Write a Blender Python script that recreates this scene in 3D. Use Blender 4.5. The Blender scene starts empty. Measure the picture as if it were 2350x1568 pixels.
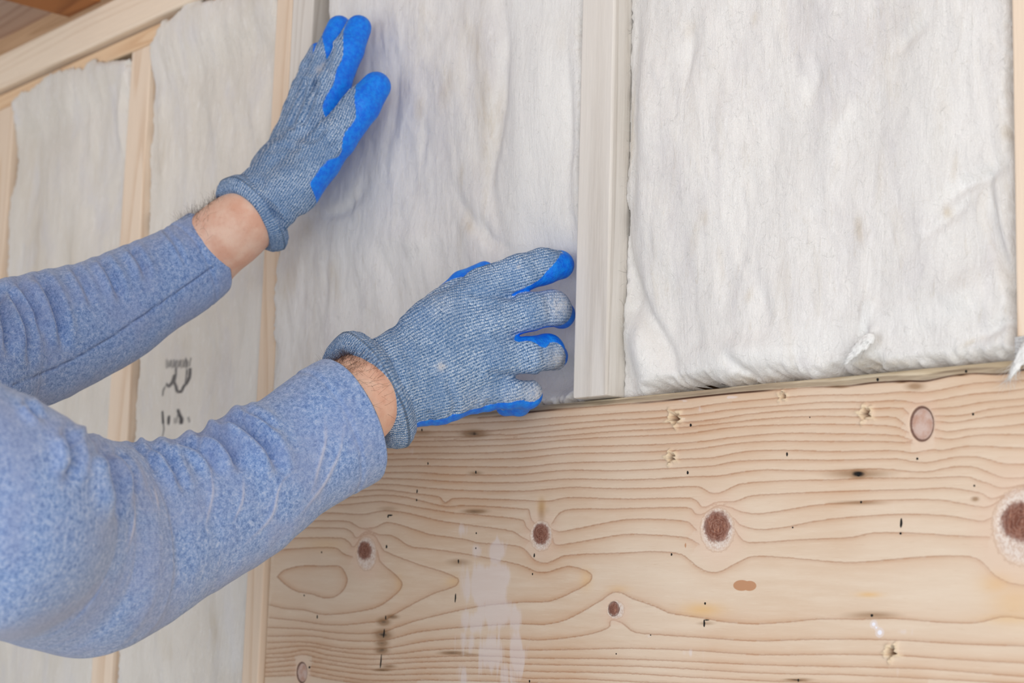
import bpy, math, random
import numpy as np
from mathutils import Vector, Matrix

# ------------------------------------------------------------------ camera
W, H = 2350, 1568
CX, CY = W/2, H/2
FPX = 3898.0
D = 0.90                      # camera to the plane of the stud faces
_l = np.array([-3500., -487., -FPX]); _l /= np.linalg.norm(_l)
_u = np.array([765., 25700., -FPX]); _u -= _l*np.dot(_u, _l); _u /= np.linalg.norm(_u)
AX = -_l; AZ = _u; AY = np.cross(AZ, AX)
R = np.array([AX, AY, AZ])    # camera coords -> world coords
def ray(px, py):
    d = np.array([px-CX, -(py-CY), -FPX]); return R @ (d/np.linalg.norm(d))
_r = ray(1390, 908); _t = D/_r[1]
CAM = np.array([-_r[0]*_t, -D, 1.42])
def P(px, py, Y=0.0):
    """the point of the plane y = Y seen at a place of the photograph"""
    r = ray(px, py); return CAM + r*((Y-CAM[1])/r[1])
def scale_at(px, py, Y):
    """metres per photo pixel there"""
    return np.linalg.norm(P(px, py, Y)-CAM)/FPX
def project(pts):
    q = (np.asarray(pts)-CAM) @ R
    return np.stack([CX + q[..., 0]/-q[..., 2]*FPX, CY - q[..., 1]/-q[..., 2]*FPX], -1)
cam_data = bpy.data.cameras.new('camera'); cam = bpy.data.objects.new('camera', cam_data)
bpy.context.scene.collection.objects.link(cam)
m = Matrix.Identity(4)
for i in range(3):
    for j in range(3): m[i][j] = R[i, j]
    m[i][3] = CAM[i]
cam.matrix_world = m
cam_data.sensor_width = 36; cam_data.lens = FPX/W*36
cam_data.clip_start = 0.05; cam_data.clip_end = 100
cam_data.dof.use_dof = True; cam_data.dof.focus_distance = 1.27; cam_data.dof.aperture_fstop = 9.0
bpy.context.scene.camera = cam

# ------------------------------------------------------------------ light and exposure
sc = bpy.context.scene
sc.view_settings.view_transform = 'Standard'; sc.view_settings.look = 'None'
sc.view_settings.gamma = 1.0; sc.view_settings.use_curve_mapping = False
sc.view_settings.exposure = -0.06
wd = bpy.data.worlds.new('daylight'); sc.world = wd; wd.use_nodes = True
wd.node_tree.nodes['Background'].inputs[0].default_value = (0.90, 0.95, 1.0, 1)
wd.node_tree.nodes['Background'].inputs[1].default_value = 0.55
def area(name, loc, target, sx, sy, power, col):
    l = bpy.data.lights.new(name, 'AREA'); l.shape = 'RECTANGLE'; l.size = sx; l.size_y = sy; l.energy = power; l.color = col
    o = bpy.data.objects.new(name, l); sc.collection.objects.link(o)
    o.location = loc; o.rotation_euler = (Vector(target)-Vector(loc)).to_track_quat('-Z', 'Y').to_euler()
    return o
area('window_light', (2.3, -2.1, 1.45), (-0.5, 0, 1.4), 1.8, 1.8, 44, (1.0, 0.985, 0.96))
area('fill_light', (0.1, -3.3, 1.0), (-0.2, 0, 1.5), 1.5, 1.8, 38, (0.95, 0.97, 1.0))  # unseen fill added behind the camera, placed so the torso shades the left arm

# ------------------------------------------------------------------ helpers
rng = np.random.default_rng(7)
COL = sc.collection
def mesh_obj(name, verts, faces, mat=None, parent=None, smooth=True, attrs=None, kind=None):
    me = bpy.data.meshes.new(name)
    verts = np.asarray(verts, dtype=np.float64)
    if isinstance(faces, np.ndarray):
        nf, k = faces.shape
        me.vertices.add(len(verts)); me.vertices.foreach_set('co', verts.astype(np.float32).ravel())
        me.loops.add(nf*k); me.loops.foreach_set('vertex_index', faces.astype(np.int32).ravel())
        me.polygons.add(nf); me.polygons.foreach_set('loop_start', np.arange(0, nf*k, k, dtype=np.int32))
        me.polygons.foreach_set('loop_total', np.full(nf, k, dtype=np.int32))
        me.update(calc_edges=True); me.validate()
    else:
        me.from_pydata([tuple(v) for v in verts], [], faces); me.update()
    if smooth: me.polygons.foreach_set('use_smooth', [True]*len(me.polygons))
    for k_, v in (attrs or {}).items():
        a = me.attributes.new(k_, 'FLOAT', 'POINT'); a.data.foreach_set('value', np.asarray(v, dtype=np.float32).ravel())
    if mat is not None:
        for mm in (mat if isinstance(mat, (list, tuple)) else [mat]): me.materials.append(mm)
    o = bpy.data.objects.new(name, me); COL.objects.link(o)
    if parent is not None: o.parent = parent
    if kind: o['kind'] = kind
    return o
def tag(o, label, cat, group=None):
    o['label'] = label; o['category'] = cat
    if group: o['group'] = group
    return o
def empty(name, loc=(0, 0, 0)):
    o = bpy.data.objects.new(name, None); COL.objects.link(o); o.location = loc; o.empty_display_size = 0.05
    return o
def sstep(a, b, x):
    t = np.clip((x-a)/(b-a), 0, 1); return t*t*(3-2*t)
def vnoise(x, y, seed=0, z=None):
    """smooth value noise in -1..1 on arrays"""
    r = np.random.default_rng(seed); n = 64
    if z is None:
        g = r.uniform(-1, 1, (n, n))
        xi = np.floor(x).astype(int); yi = np.floor(y).astype(int); fx = x-xi; fy = y-yi
        fx = fx*fx*fx*(fx*(fx*6-15)+10); fy = fy*fy*fy*(fy*(fy*6-15)+10)
        a = g[xi % n, yi % n]; b = g[(xi+1) % n, yi % n]; c = g[xi % n, (yi+1) % n]; d = g[(xi+1) % n, (yi+1) % n]
        return (a*(1-fx)+b*fx)*(1-fy)+(c*(1-fx)+d*fx)*fy
    g = r.uniform(-1, 1, (32, 32, 32)); n = 32
    xi = np.floor(x).astype(int); yi = np.floor(y).astype(int); zi = np.floor(z).astype(int)
    fx = x-xi; fy = y-yi; fz = z-zi
    fx = fx*fx*(3-2*fx); fy = fy*fy*(3-2*fy); fz = fz*fz*(3-2*fz)
    out = 0
    for i, wx in ((0, 1-fx), (1, fx)):
        for j, wy in ((0, 1-fy), (1, fy)):
            for k, wz in ((0, 1-fz), (1, fz)):
                out = out + wx*wy*wz*g[(xi+i) % n, (yi+j) % n, (zi+k) % n]
    return out
def fbm(x, y, seed=0, octs=4, z=None):
    s = 0; a = 1; t = 0
    for o in range(octs):
        s = s + a*vnoise(x*2**o+o*7.3, y*2**o+o*3.1, seed+o, None if z is None else z*2**o+o*5.7); t += a; a *= .5
    return s/t
def catmull(pts, per=6, closed=False):
    p = np.asarray(pts, float); n = len(p); out = []
    for i in range(n-1):
        p0 = p[max(i-1, 0)]; p1 = p[i]; p2 = p[i+1]; p3 = p[min(i+2, n-1)]
        if closed:
            p0 = p[(i-1) % (n-1)]; p3 = p[(i+2) % (n-1)]
        # centripetal-like damping keeps tight corners from looping over
        l = np.linalg.norm(p2-p1)+1e-9
        m1 = (p2-p0); m2 = (p3-p1)
        m1 = m1/(np.linalg.norm(m1)+1e-9)*l*.9; m2 = m2/(np.linalg.norm(m2)+1e-9)*l*.9
        for k in range(per):
            t = k/per; t2 = t*t; t3 = t2*t
            out.append((2*t3-3*t2+1)*p1+(t3-2*t2+t)*m1+(-2*t3+3*t2)*p2+(t3-t2)*m2)
    out.append(p[-1]); return np.array(out)
def poly_dist(q, line, reach=None):
    """q (n,2) -> distance to the polyline, signed side (+ = right hand on screen), arc parameter"""
    best = np.full(len(q), 1e9); side = np.ones(len(q)); par = np.zeros(len(q))
    lo = line.min(0); hi = line.max(0)
    idx = np.arange(len(q))
    if reach is not None:
        idx = np.nonzero((q[:, 0] > lo[0]-reach) & (q[:, 0] < hi[0]+reach) & (q[:, 1] > lo[1]-reach) & (q[:, 1] < hi[1]+reach))[0]
    Q = q[idx]; B = best[idx]; S = side[idx]; T = par[idx]
    seg = line[1:]-line[:-1]; L = np.linalg.norm(seg, axis=1); acc = np.concatenate([[0], np.cumsum(L)]); tot = acc[-1]
    for i in range(len(seg)):
        if L[i] < 1e-6: continue
        if reach is not None:
            a0 = np.minimum(line[i], line[i+1])-reach; a1 = np.maximum(line[i], line[i+1])+reach
            ii = np.nonzero((Q[:, 0] > a0[0]) & (Q[:, 0] < a1[0]) & (Q[:, 1] > a0[1]) & (Q[:, 1] < a1[1]))[0]
        else: ii = np.arange(len(Q))
        if not len(ii): continue
        v = Q[ii]-line[i]; t = np.clip((v @ seg[i])/(L[i]**2), 0, 1)
        d = np.linalg.norm(v-t[:, None]*seg[i], axis=1)
        cr = seg[i][0]*v[:, 1]-seg[i][1]*v[:, 0]
        upd = d < B[ii]-1e-9
        j = ii[upd]; B[j] = d[upd]; S[j] = np.where(cr[upd] >= 0, 1, -1); T[j] = (acc[i]+t[upd]*L[i])/tot
    best[idx] = B; side[idx] = S; par[idx] = T
    return best, side, par
def join(parts):
    vs = []; fs = []; n = 0
    for v, f in parts:
        vs += [tuple(x) for x in v]; fs += [tuple(i+n for i in q) for q in f]; n += len(v)
    return vs, fs
def box(x0, x1, y0, y1, z0, z1):
    v = [(x, y, z) for x in (x0, x1) for y in (y0, y1) for z in (z0, z1)]
    return v, [(0, 1, 3, 2), (4, 6, 7, 5), (0, 4, 5, 1), (2, 3, 7, 6), (0, 2, 6, 4), (1, 5, 7, 3)]
def bevel_obj(o, w=0.0015, seg=2):
    md = o.modifiers.new('bevel', 'BEVEL'); md.width = w; md.segments = seg; md.limit_method = 'ANGLE'
    return o

# ------------------------------------------------------------------ material helpers
class M:
    def __init__(s, name):
        s.m = bpy.data.materials.new(name); s.m.use_nodes = True; s.nt = s.m.node_tree
        s.b = s.nt.nodes['Principled BSDF']; s.b.inputs['Specular IOR Level'].default_value = 0.25
        s.b.inputs['Roughness'].default_value = 0.8
    def n(s, t, **kw):
        x = s.nt.nodes.new(t)
        for k, v in kw.items(): setattr(x, k, v)
        return x
    def l(s, a, b): s.nt.links.new(a, b)
    def put(s, sock, v):
        if hasattr(v, 'is_linked') or isinstance(v, bpy.types.NodeSocket): s.l(v, sock)
        elif v is not None: sock.default_value = v
    def attr(s, name):
        x = s.n('ShaderNodeAttribute'); x.attribute_name = name; return x.outputs['Fac']
    def co(s, kind='Object'): return s.n('ShaderNodeTexCoord').outputs[kind]
    def mapp(s, v, scale=(1, 1, 1), rot=(0, 0, 0), loc=(0, 0, 0)):
        x = s.n('ShaderNodeMapping'); x.inputs['Scale'].default_value = scale; x.inputs['Rotation'].default_value = rot
        x.inputs['Location'].default_value = loc; s.l(v, x.inputs['Vector']); return x.outputs[0]
    def noise(s, v, scale, detail=4, rough=.55, dist=0, out='Fac'):
        x = s.n('ShaderNodeTexNoise'); x.inputs['Scale'].default_value = scale; x.inputs['Detail'].default_value = detail
        x.inputs['Roughness'].default_value = rough; x.inputs['Distortion'].default_value = dist
        if v is not None: s.l(v, x.inputs['Vector'])
        return x.outputs[out]
    def math(s, op, a, b=None, c=None, clamp=False):
        x = s.n('ShaderNodeMath', operation=op); x.use_clamp = clamp
        s.put(x.inputs[0], a)
        if b is not None: s.put(x.inputs[1], b)
        if c is not None: s.put(x.inputs[2], c)
        return x.outputs[0]
    def ramp(s, f, stops, interp='LINEAR'):
        x = s.n('ShaderNodeValToRGB'); e = x.color_ramp.elements; x.color_ramp.interpolation = interp
        while len(e) < len(stops): e.new(.5)
        for i, (p, c) in enumerate(stops):
            e[i].position = p; e[i].color = (c, c, c, 1) if not hasattr(c, '__len__') else (*c, 1)
        s.l(f, x.inputs[0]); return x.outputs[0]
    def rng(s, f, a, b, c=0., d=1., interp='SMOOTHSTEP'):
        x = s.n('ShaderNodeMapRange', interpolation_type=interp)
        s.put(x.inputs['Value'], f)
        for k, v in (('From Min', a), ('From Max', b), ('To Min', c), ('To Max', d)): x.inputs[k].default_value = v
        return x.outputs[0]
    def mix(s, f, a, b, mode='MIX'):
        x = s.n('ShaderNodeMix', data_type='RGBA', blend_type=mode)
        s.put(x.inputs[0], f)
        for k, v in ((6, a), (7, b)):
            if isinstance(v, bpy.types.NodeSocket): s.l(v, x.inputs[k])
            else: x.inputs[k].default_value = (*v, 1)
        return x.outputs[2]
    def comb(s, x=0., y=0., z=0.):
        c = s.n('ShaderNodeCombineXYZ')
        for i, v in enumerate((x, y, z)): s.put(c.inputs[i], v)
        return c.outputs[0]
    def sep(s, v):
        c = s.n('ShaderNodeSeparateXYZ'); s.l(v, c.inputs[0]); return c.outputs
    def color(s, v):
        if isinstance(v, bpy.types.NodeSocket): s.l(v, s.b.inputs['Base Color'])
        else: s.b.inputs['Base Color'].default_value = (*v, 1)
    def bump(s, h, dist=.001, strength=1., prev=None):
        x = s.n('ShaderNodeBump'); x.inputs['Distance'].default_value = dist; x.inputs['Strength'].default_value = strength
        s.l(h, x.inputs['Height'])
        if prev is not None: s.l(prev, x.inputs['Normal'])
        s.l(x.outputs[0], s.b.inputs['Normal']); return x.outputs[0]
def srgb(r, g, b):
    f = lambda c: c/12.92 if c <= .04045 else ((c+.055)/1.055)**2.4
    return tuple(f(c/255) for c in (r, g, b))

def timber(name, light, dark, axis='Z', scale=1.0, knots=False, seed=0.0):
    """planed softwood with grain running along one axis"""
    k = M(name); v = k.co()
    sc_ = {'Z': (1, 1, .05), 'X': (.05, 1, 1)}[axis]
    v2 = k.mapp(v, sc_, loc=(seed, seed*.7, seed*.3))
    w = k.noise(v2, 9*scale, 2, .5, .4)
    x = k.math('MULTIPLY', w, 22.0)
    fr = k.math('FRACT', x)
    ln = k.ramp(fr, [(0, 0.), (.55, .12), (.9, 1.), (1, 0.)])
    fine = k.noise(k.mapp(v, tuple(a*b for a, b in zip(sc_, (1, 1, 1)))), 420, 3, .7)
    c = k.mix(k.math('MULTIPLY', ln, .75), light, dark)
    c = k.mix(k.rng(fine, .35, .7, 0, .35), c, tuple(min(1, q*1.12) for q in light))
    big = k.noise(v2, 3, 2)
    c = k.mix(k.rng(big, .4, .75, 0, .3), c, dark)
    if knots:
        vo = k.n('ShaderNodeTexVoronoi'); vo.inputs['Scale'].default_value = 3.3
        k.l(k.mapp(v, (.8, 1, 1), loc=(seed*.37, .2, seed*.11)), vo.inputs['Vector'])
        kk = k.rng(vo.outputs['Distance'], .05, .09, 1, 0)
        c = k.mix(kk, c, srgb(110, 72, 52))
    k.color(c); k.bump(k.math('ADD', fine, k.math('MULTIPLY', ln, .4)), .0004, .6)
    return k.m
wood_stud = timber('stud_wood', srgb(224, 220, 214), srgb(198, 191, 182), seed=3.1)
wood_stud_warm = timber('warm_stud_wood', srgb(234, 216, 196), srgb(214, 186, 158), seed=8.3)
wood_plate = timber('plate_wood', srgb(230, 200, 166), srgb(206, 166, 128), axis='X', seed=5.0)
wood_beam = timber('beam_wood', srgb(240, 224, 204), srgb(220, 198, 174), axis='X', seed=1.4)
wood_ceil = timber('ceiling_wood', srgb(225, 205, 190), srgb(178, 140, 122), axis='X', scale=.6, knots=True, seed=2.2)
wood_dark = timber('brown_rafter_wood', srgb(170, 112, 66), srgb(120, 72, 40), axis='X', seed=6.1)

GRAIN = [[(1098,958),(1162,953),(1200,947),(1302,937),(1404,929),(1506,921),(1596,911),(1685,902),(1800,893),(1871,888),(1938,886),(2004,878),(2085,874),(2125,874),(2179,863),(2232,857),(2299,858),(2350,848),(2446,832)],[(906,980),(1009,975),(1098,970),(1200,965),(1277,958),(1379,951),(1481,944),(1583,937),(1634,928),(1711,920),(1800,912),(1871,907),(1991,905),(2071,899),(2125,900),(2179,890),(2232,880),(2350,872),(2446,864)],[(906,991),(1034,990),(1123,988),(1174,984),(1200,982),(1302,972),(1404,964),(1494,960),(1540,956),(1609,949),(1685,939),(1800,930),(1884,923),(1991,922),(2066,919),(2106,925),(2152,918),(2232,904),(2299,899),(2350,892),(2446,880)],[(855,1002),(1060,1002),(1136,997),(1174,998),(1200,995),(1302,986),(1404,977),(1494,972),(1557,970),(1634,963),(1711,951),(1800,943),(1884,939),(1991,938),(2071,937),(2085,950)],[(2138,938),(2192,934),(2259,922),(2350,914),(2446,902)],[(830,1016),(983,1012),(1085,1010),(1200,1006),(1302,999),(1404,990),(1506,985),(1583,979),(1660,971),(1736,963),(1800,958),(1884,955),(1991,957),(2053,958),(2077,974)],[(2146,954),(2205,953),(2272,939),(2350,930),(2446,918)],[(830,1029),(932,1025),(1009,1025),(1111,1023),(1200,1019),(1302,1009),(1404,1003),(1506,999),(1583,994),(1660,983),(1736,977),(1800,975),(1884,973),(1991,975),(2053,979),(2085,992)],[(2146,967),(2192,969),(2259,958),(2350,947),(2446,934)],[(830,1043),(983,1040),(1085,1040),(1200,1035),(1302,1026),(1404,1023),(1506,1020),(1609,1013),(1685,1003),(1800,994),(1911,995),(2018,997),(2063,1000),(2093,1010)],[(2146,985),(2173,990),(2232,983),(2286,980),(2350,973),(2446,961)],[(830,1057),(932,1053),(1060,1054),(1200,1051),(1302,1041),(1430,1039),(1506,1036),(1609,1029),(1685,1018),(1749,1013),(1800,1012),(1911,1013),(2018,1013),(2093,1016)],[(2146,1004),(2179,1008),(2246,998),(2350,997),(2446,993)],[(830,1071),(957,1069),(1085,1071),(1200,1071),(1302,1062),(1430,1059),(1532,1055),(1570,1053),(1634,1050),(1711,1036),(1800,1033),(1911,1036),(2058,1034),(2093,1039),(2138,1032),(2165,1033),(2219,1024),(2350,1028),(2446,1028)],[(804,1085),(957,1084),(1034,1089),(1111,1090),(1200,1088),(1302,1079),(1404,1080),(1494,1077),(1583,1072),(1634,1069),(1698,1058),(1800,1055),(1911,1056),(2058,1053),(2098,1060),(2130,1061),(2192,1049),(2246,1049),(2299,1063),(2350,1065),(2446,1063)],[(779,1097),(858,1097),(957,1100),(1060,1106),(1200,1107),(1302,1099),(1430,1101),(1506,1099),(1583,1094),(1647,1092),(1711,1082),(1762,1078),(1800,1079),(1911,1080),(2018,1076),(2120,1083),(2192,1071),(2240,1073),(2299,1095),(2350,1096),(2446,1084)],[(779,1109),(845,1111),(906,1112),(983,1120),(1060,1125),(1200,1127),(1264,1122),(1315,1118),(1404,1121),(1506,1120),(1603,1117),(1631,1131),(1654,1130),(1698,1111),(1800,1103),(1911,1101),(1991,1097),(2125,1097),(2219,1094),(2246,1103),(2264,1108),(2299,1120),(2350,1112),(2446,1097)],[(753,1127),(827,1126),(881,1124),(932,1130),(1009,1141),(1021,1153),(1039,1144),(1111,1145),(1200,1148),(1259,1150),(1302,1142),(1430,1145),(1583,1143),(1598,1149),(1614,1164),(1647,1152),(1685,1151),(1723,1138),(1800,1133),(1911,1128),(2098,1123),(2179,1120),(2251,1132),(2275,1144),(2313,1132),(2350,1117),(2420,1108)],[(753,1144),(809,1141),(881,1136),(932,1141),(1021,1162),(1060,1160),(1136,1163),(1200,1168),(1213,1170),(1219,1192),(1228,1203)],[(1266,1202),(1284,1177),(1310,1169),(1404,1168),(1506,1165),(1583,1166),(1598,1180),(1614,1179),(1647,1160),(1672,1163),(1700,1174),(1736,1179),(1800,1171),(1871,1159),(1938,1154),(2018,1148),(2152,1147),(2205,1155),(2259,1164),(2286,1154),(2318,1129),(2350,1123),(2393,1124)],[(728,1158),(789,1158),(843,1153),(881,1151),(957,1164),(1034,1176),(1111,1183),(1200,1194),(1208,1210),(1218,1219)],[(1268,1215),(1282,1220),(1315,1215),(1379,1202),(1443,1192),(1519,1192),(1578,1198),(1598,1216)],[(1683,1189),(1700,1205),(1741,1215),(1800,1210),(1871,1196),(1951,1187),(2071,1180),(2179,1184),(2254,1196),(2275,1188)],[(702,1177),(763,1177),(835,1180),(881,1172),(932,1177),(1009,1195),(1085,1206),(1174,1219),(1200,1234),(1215,1242)],[(1268,1236),(1274,1250),(1315,1246),(1430,1227),(1506,1228),(1578,1235),(1603,1248)],[(1683,1211),(1706,1241),(1736,1245),(1800,1241),(1827,1239),(1954,1233),(2005,1223),(2107,1224),(2197,1230),(2271,1232)],[(677,1196),(743,1195),(799,1197),(830,1212),(860,1210),(886,1199),(919,1205),(983,1226),(983,1226),(1072,1239),(1098,1246),(1162,1250),(1200,1258),(1228,1286),(1251,1292),(1266,1288),(1297,1275),(1430,1269),(1506,1266),(1565,1273),(1598,1299),(1621,1311),(1647,1313),(1685,1295),(1723,1278),(1798,1279),(1852,1284),(1954,1291),(2056,1283),(2133,1277),(2222,1277),(2250,1287),(2281,1318),(2312,1336),(2350,1343),(2388,1346)],[(677,1211),(791,1213),(809,1223),(818,1234),(835,1222),(848,1219),(871,1227),(894,1228),(911,1235),(942,1254),(983,1259),(1072,1272),(1157,1288),(1200,1299),(1231,1312),(1254,1313),(1302,1300),(1328,1304),(1351,1313),(1359,1323),(1351,1338),(1323,1355),(1264,1380),(1200,1383),(1111,1391),(1034,1406),(957,1425),(906,1442),(881,1451),(843,1455),(779,1454),(702,1445),(615,1441)],[(651,1235),(784,1235),(802,1245),(809,1255),(818,1248),(830,1230),(846,1225),(860,1230),(876,1257),(883,1265),(906,1275),(965,1297),(1009,1310),(1044,1324),(1053,1333),(1044,1346),(998,1362),(957,1382),(906,1410),(881,1425),(843,1430),(791,1435),(740,1434),(689,1426),(618,1419)],[(626,1263),(715,1257),(771,1258),(789,1271),(809,1278)],[(866,1263),(871,1285),(883,1299),(906,1318),(922,1337),(920,1351),(901,1371),(868,1393),(830,1403),(766,1411),(733,1410),(697,1401),(651,1397),(618,1389)],[(636,1323),(651,1309),(689,1299),(740,1299),(779,1300),(791,1313),(797,1331),(789,1354),(769,1370),(743,1373),(715,1364),(684,1359),(659,1346),(636,1325),(636,1323)],[(2401,1425),(2350,1421),(2299,1417),(2248,1429),(2197,1431),(2120,1426),(2044,1420),(1980,1422),(1878,1422),(1814,1428),(1736,1433),(1660,1428),(1616,1420),(1537,1408),(1506,1394),(1450,1374),(1423,1361),(1404,1362),(1379,1379),(1302,1422),(1251,1434),(1200,1433),(1136,1435),(1034,1443),(957,1452),(894,1468),(843,1473),(779,1470),(715,1461),(615,1461)],[(2401,1485),(2210,1479),(2056,1470),(1878,1468),(1750,1472),(1711,1471),(1634,1466),(1506,1457),(1455,1451),(1425,1430),(1402,1425),(1399,1439),(1366,1453),(1315,1463),(1238,1470),(1200,1468),(1085,1466),(983,1472),(906,1486),(855,1491),(779,1488),(702,1475),(615,1476)],[(2401,1526),(2184,1514),(2056,1505),(1903,1503),(1750,1504),(1711,1502),(1557,1492),(1430,1489),(1328,1491),(1200,1493),(1085,1489),(983,1493),(906,1502),(843,1503),(766,1495),(702,1484),(615,1491)],[(2401,1558),(2133,1537),(1980,1532),(1750,1527),(1532,1517),(1404,1513),(1200,1511),(1136,1507),(1034,1507),(906,1513),(843,1514),(753,1505),(700,1493),(664,1499),(610,1502)],[(2401,1574),(2133,1559),(1954,1550),(1750,1546),(1506,1532),(1353,1528),(1200,1525),(1111,1518),(957,1521),(868,1526),(817,1525),(728,1511),(697,1503),(664,1509),(610,1511)],[(2133,1576),(1852,1568),(1583,1555),(1430,1546),(1200,1541),(1111,1534),(983,1534),(881,1539),(817,1535),(728,1521),(712,1518)],[(677,1516),(608,1523)],[(1800,1578),(1481,1567),(1328,1559),(1200,1557),(1136,1549),(983,1548),(881,1550),(804,1545),(712,1531)],[(679,1528),(608,1534)],[(1430,1578),(1200,1567),(983,1562),(855,1563),(779,1554),(710,1541)],[(679,1540),(608,1544)],[(957,1576),(855,1572),(753,1560),(710,1551)],[(679,1551),(608,1554)]]
FOLDS_R = [[(59,928),(81,953),(102,962)],[(151,995),(169,1041),(167,1077),(149,1113)],[(226,1032),(253,1095),(271,1167),(280,1203)],[(257,1038),(280,1063),(298,1095),(312,1140)],[(307,1023),(343,1054),(361,1086)],[(343,1023),(384,1054),(406,1086),(429,1131)],[(397,1011),(452,1027),(488,1059),(501,1095)],[(461,995),(506,1014),(542,1050),(560,1086)],[(510,968),(564,982),(605,1014),(632,1050),(646,1095)],[(564,946),(601,964),(641,995)],[(194,1009),(203,1050),(199,1095)]]
RIDGES_R = [[(745,959),(747,1014),(732,1068),(714,1131)],[(790,977),(777,1041),(741,1113),(677,1194)],[(677,1077),(641,1117),(623,1185),(564,1248)],[(483,1077),(488,1131),(470,1212)],[(558,1095),(555,1149),(533,1203)],[(307,1154),(309,1203),(294,1266)],[(352,1113),(366,1176)]]
FOLDS_L = [[(0,668),(11,740),(23,825)],[(23,664),(54,748),(69,809),(73,848)],[(42,649),(77,717),(92,771)],[(92,641),(119,687),(138,748),(149,809)],[(169,614),(199,664),(214,710)],[(230,595),(260,641),(283,694)],[(299,568),(326,606),(337,645)]]
HEM_L = [[(373,522),(406,564),(429,614)]]
SEAM_L = [[(490,612),(421,660),(326,725),(230,790),(146,836),(31,882)]]

# ------------------------------------------------------------------ structure
def X_at(px, py, Y=0.0): return P(px, py, Y)[0]
YB = 0.0055                                   # front of the wide board
Z_BOARD = P(1390, 908, 0.0)[2]-0.001          # its top edge
Z_PLATE = P(345, 101, 0.0)[2]                 # underside of the top plate
Z_LOW = 0.10
o = mesh_obj('floor', *box(-4.5, 2.6, -3.6, 0.16, -0.05, 0), M('concrete_floor').m, smooth=False, kind='structure')
mt = o.data.materials[0].node_tree.nodes['Principled BSDF']; mt.inputs['Base Color'].default_value = (.62, .60, .56, 1)
o = mesh_obj('wall_back', *box(-4.5, 2.6, 0.098, 0.115, 0, 2.6), timber('sheathing_wood', srgb(214, 180, 145), srgb(180, 140, 105), axis='X', seed=4), smooth=False, kind='structure')

def stud(x0, x1, z0, z1, label, mat, y0=0.0, group='wall studs'):
    v, f = box(x0, x1, y0, 0.095, z0, z1)
    o = mesh_obj('stud', v, f, mat, smooth=False); bevel_obj(o, .0016)
    return tag(o, label, 'stud', group)
xm1 = X_at(1391, 900); xm0 = X_at(1314, 905)
stud_mid = stud(xm0, xm1, Z_BOARD+.0012, Z_PLATE, 'pale wooden stud beside the fingertips, sawn foot standing on the wide board', wood_stud)
xr0 = X_at(2333, 800)
stud(xr0, xr0+(xm1-xm0), Z_BOARD+.0012, Z_PLATE, 'wooden stud cut off by the right edge of the photo, standing on the board', wood_stud_warm)
xs = X_at(600, 1500)                          # seam of the doubled stud
xl = X_at(557, 1500)
dbl_l = stud(xl, X_at(591, 1560), Z_LOW, Z_PLATE, 'long wooden stud running down past the left end of the wide board', wood_stud_warm)
stud(X_at(591, 1560)+.0008, X_at(591, 1560)+.0008+.036, Z_BOARD+.0012, Z_PLATE, 'shorter stud doubled against the long one, left of the raised gloved fingers', wood_stud)
x2 = X_at(254, 860); w2 = X_at(291, 950)-X_at(243, 950)
stud(X_at(245, 1000), X_at(290, 1000), Z_LOW, Z_PLATE, 'wooden stud between the second and the third batt from the left', wood_stud_warm)
stud(X_at(-45, 600), X_at(5, 600), Z_LOW, Z_PLATE, 'wooden stud at the left edge of the photo', wood_stud_warm)
def plank_box(name, x0, x1, y0, y1, z0, z1, mat, label, cat, bev=.002):
    o = mesh_obj(name, *box(x0, x1, y0, y1, z0, z1), mat, smooth=False); bevel_obj(o, bev); return tag(o, label, cat)
plank_box('top_plate', -3.6, 1.2, 0.0, .095, Z_PLATE+.0006, P(200, 203-.46*200, -0.009)[2]-.003, wood_plate, 'tan top plate lying over the stud heads, under the light beam', 'plate')
plank_box('sole_plate', -3.6, 1.2, 0.0, .095, .0005, Z_LOW-.0006, wood_plate, 'sole plate under the studs at the floor', 'plate')
YF = -0.009
zb0 = P(200, 203-.46*200, YF)[2]; zb1 = P(130, 62, YF)[2]
print('Z', Z_BOARD, Z_PLATE, zb0, zb1, P(130, 62, YF), 'stud w', xm1-xm0, 'cam', CAM)
plank_box('support_beam', -3.6, 1.2, YF, .05, zb0, zb1, wood_beam, 'pale wooden beam running above the top plate in the upper left corner', 'beam', .003)
plank_box('rafter', X_at(163, 40, YF), X_at(235, 30, YF), -1.0, YF-.002, zb1+.002, zb1+.10, wood_dark, 'brown rafter end above the light beam at the upper left', 'rafter')
mesh_obj('ceiling', *box(-3.6, 1.2, -1.1, .11, zb1+.004+.10, zb1+.13), wood_ceil, smooth=False, kind='structure')
# knot and nail marks of the left parts: small dark knots let into the wood
def disc(px, py, Y, r, mat, parent, asp=1.0, rot=0.0, th=.0008, name='knot'):
    c = P(px, py, Y); n = 20; v = []; f = []
    for k in range(n):
        a = 2*math.pi*k/n; q = r*(1+.12*math.sin(3*a+px))
        dx = q*math.cos(a); dz = q*asp*math.sin(a)
        v.append((c[0]+dx*math.cos(rot)-dz*math.sin(rot), c[1]-th, c[2]+dx*math.sin(rot)+dz*math.cos(rot)))
    v += [(x, c[1]+.0005, z) for x, y, z in v]
    f = [tuple(range(n))[::-1], tuple(range(n, 2*n))]+[(k, (k+1) % n, n+(k+1) % n, n+k) for k in range(n)]
    return mesh_obj(name, v, f, mat, parent, smooth=False)

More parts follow.
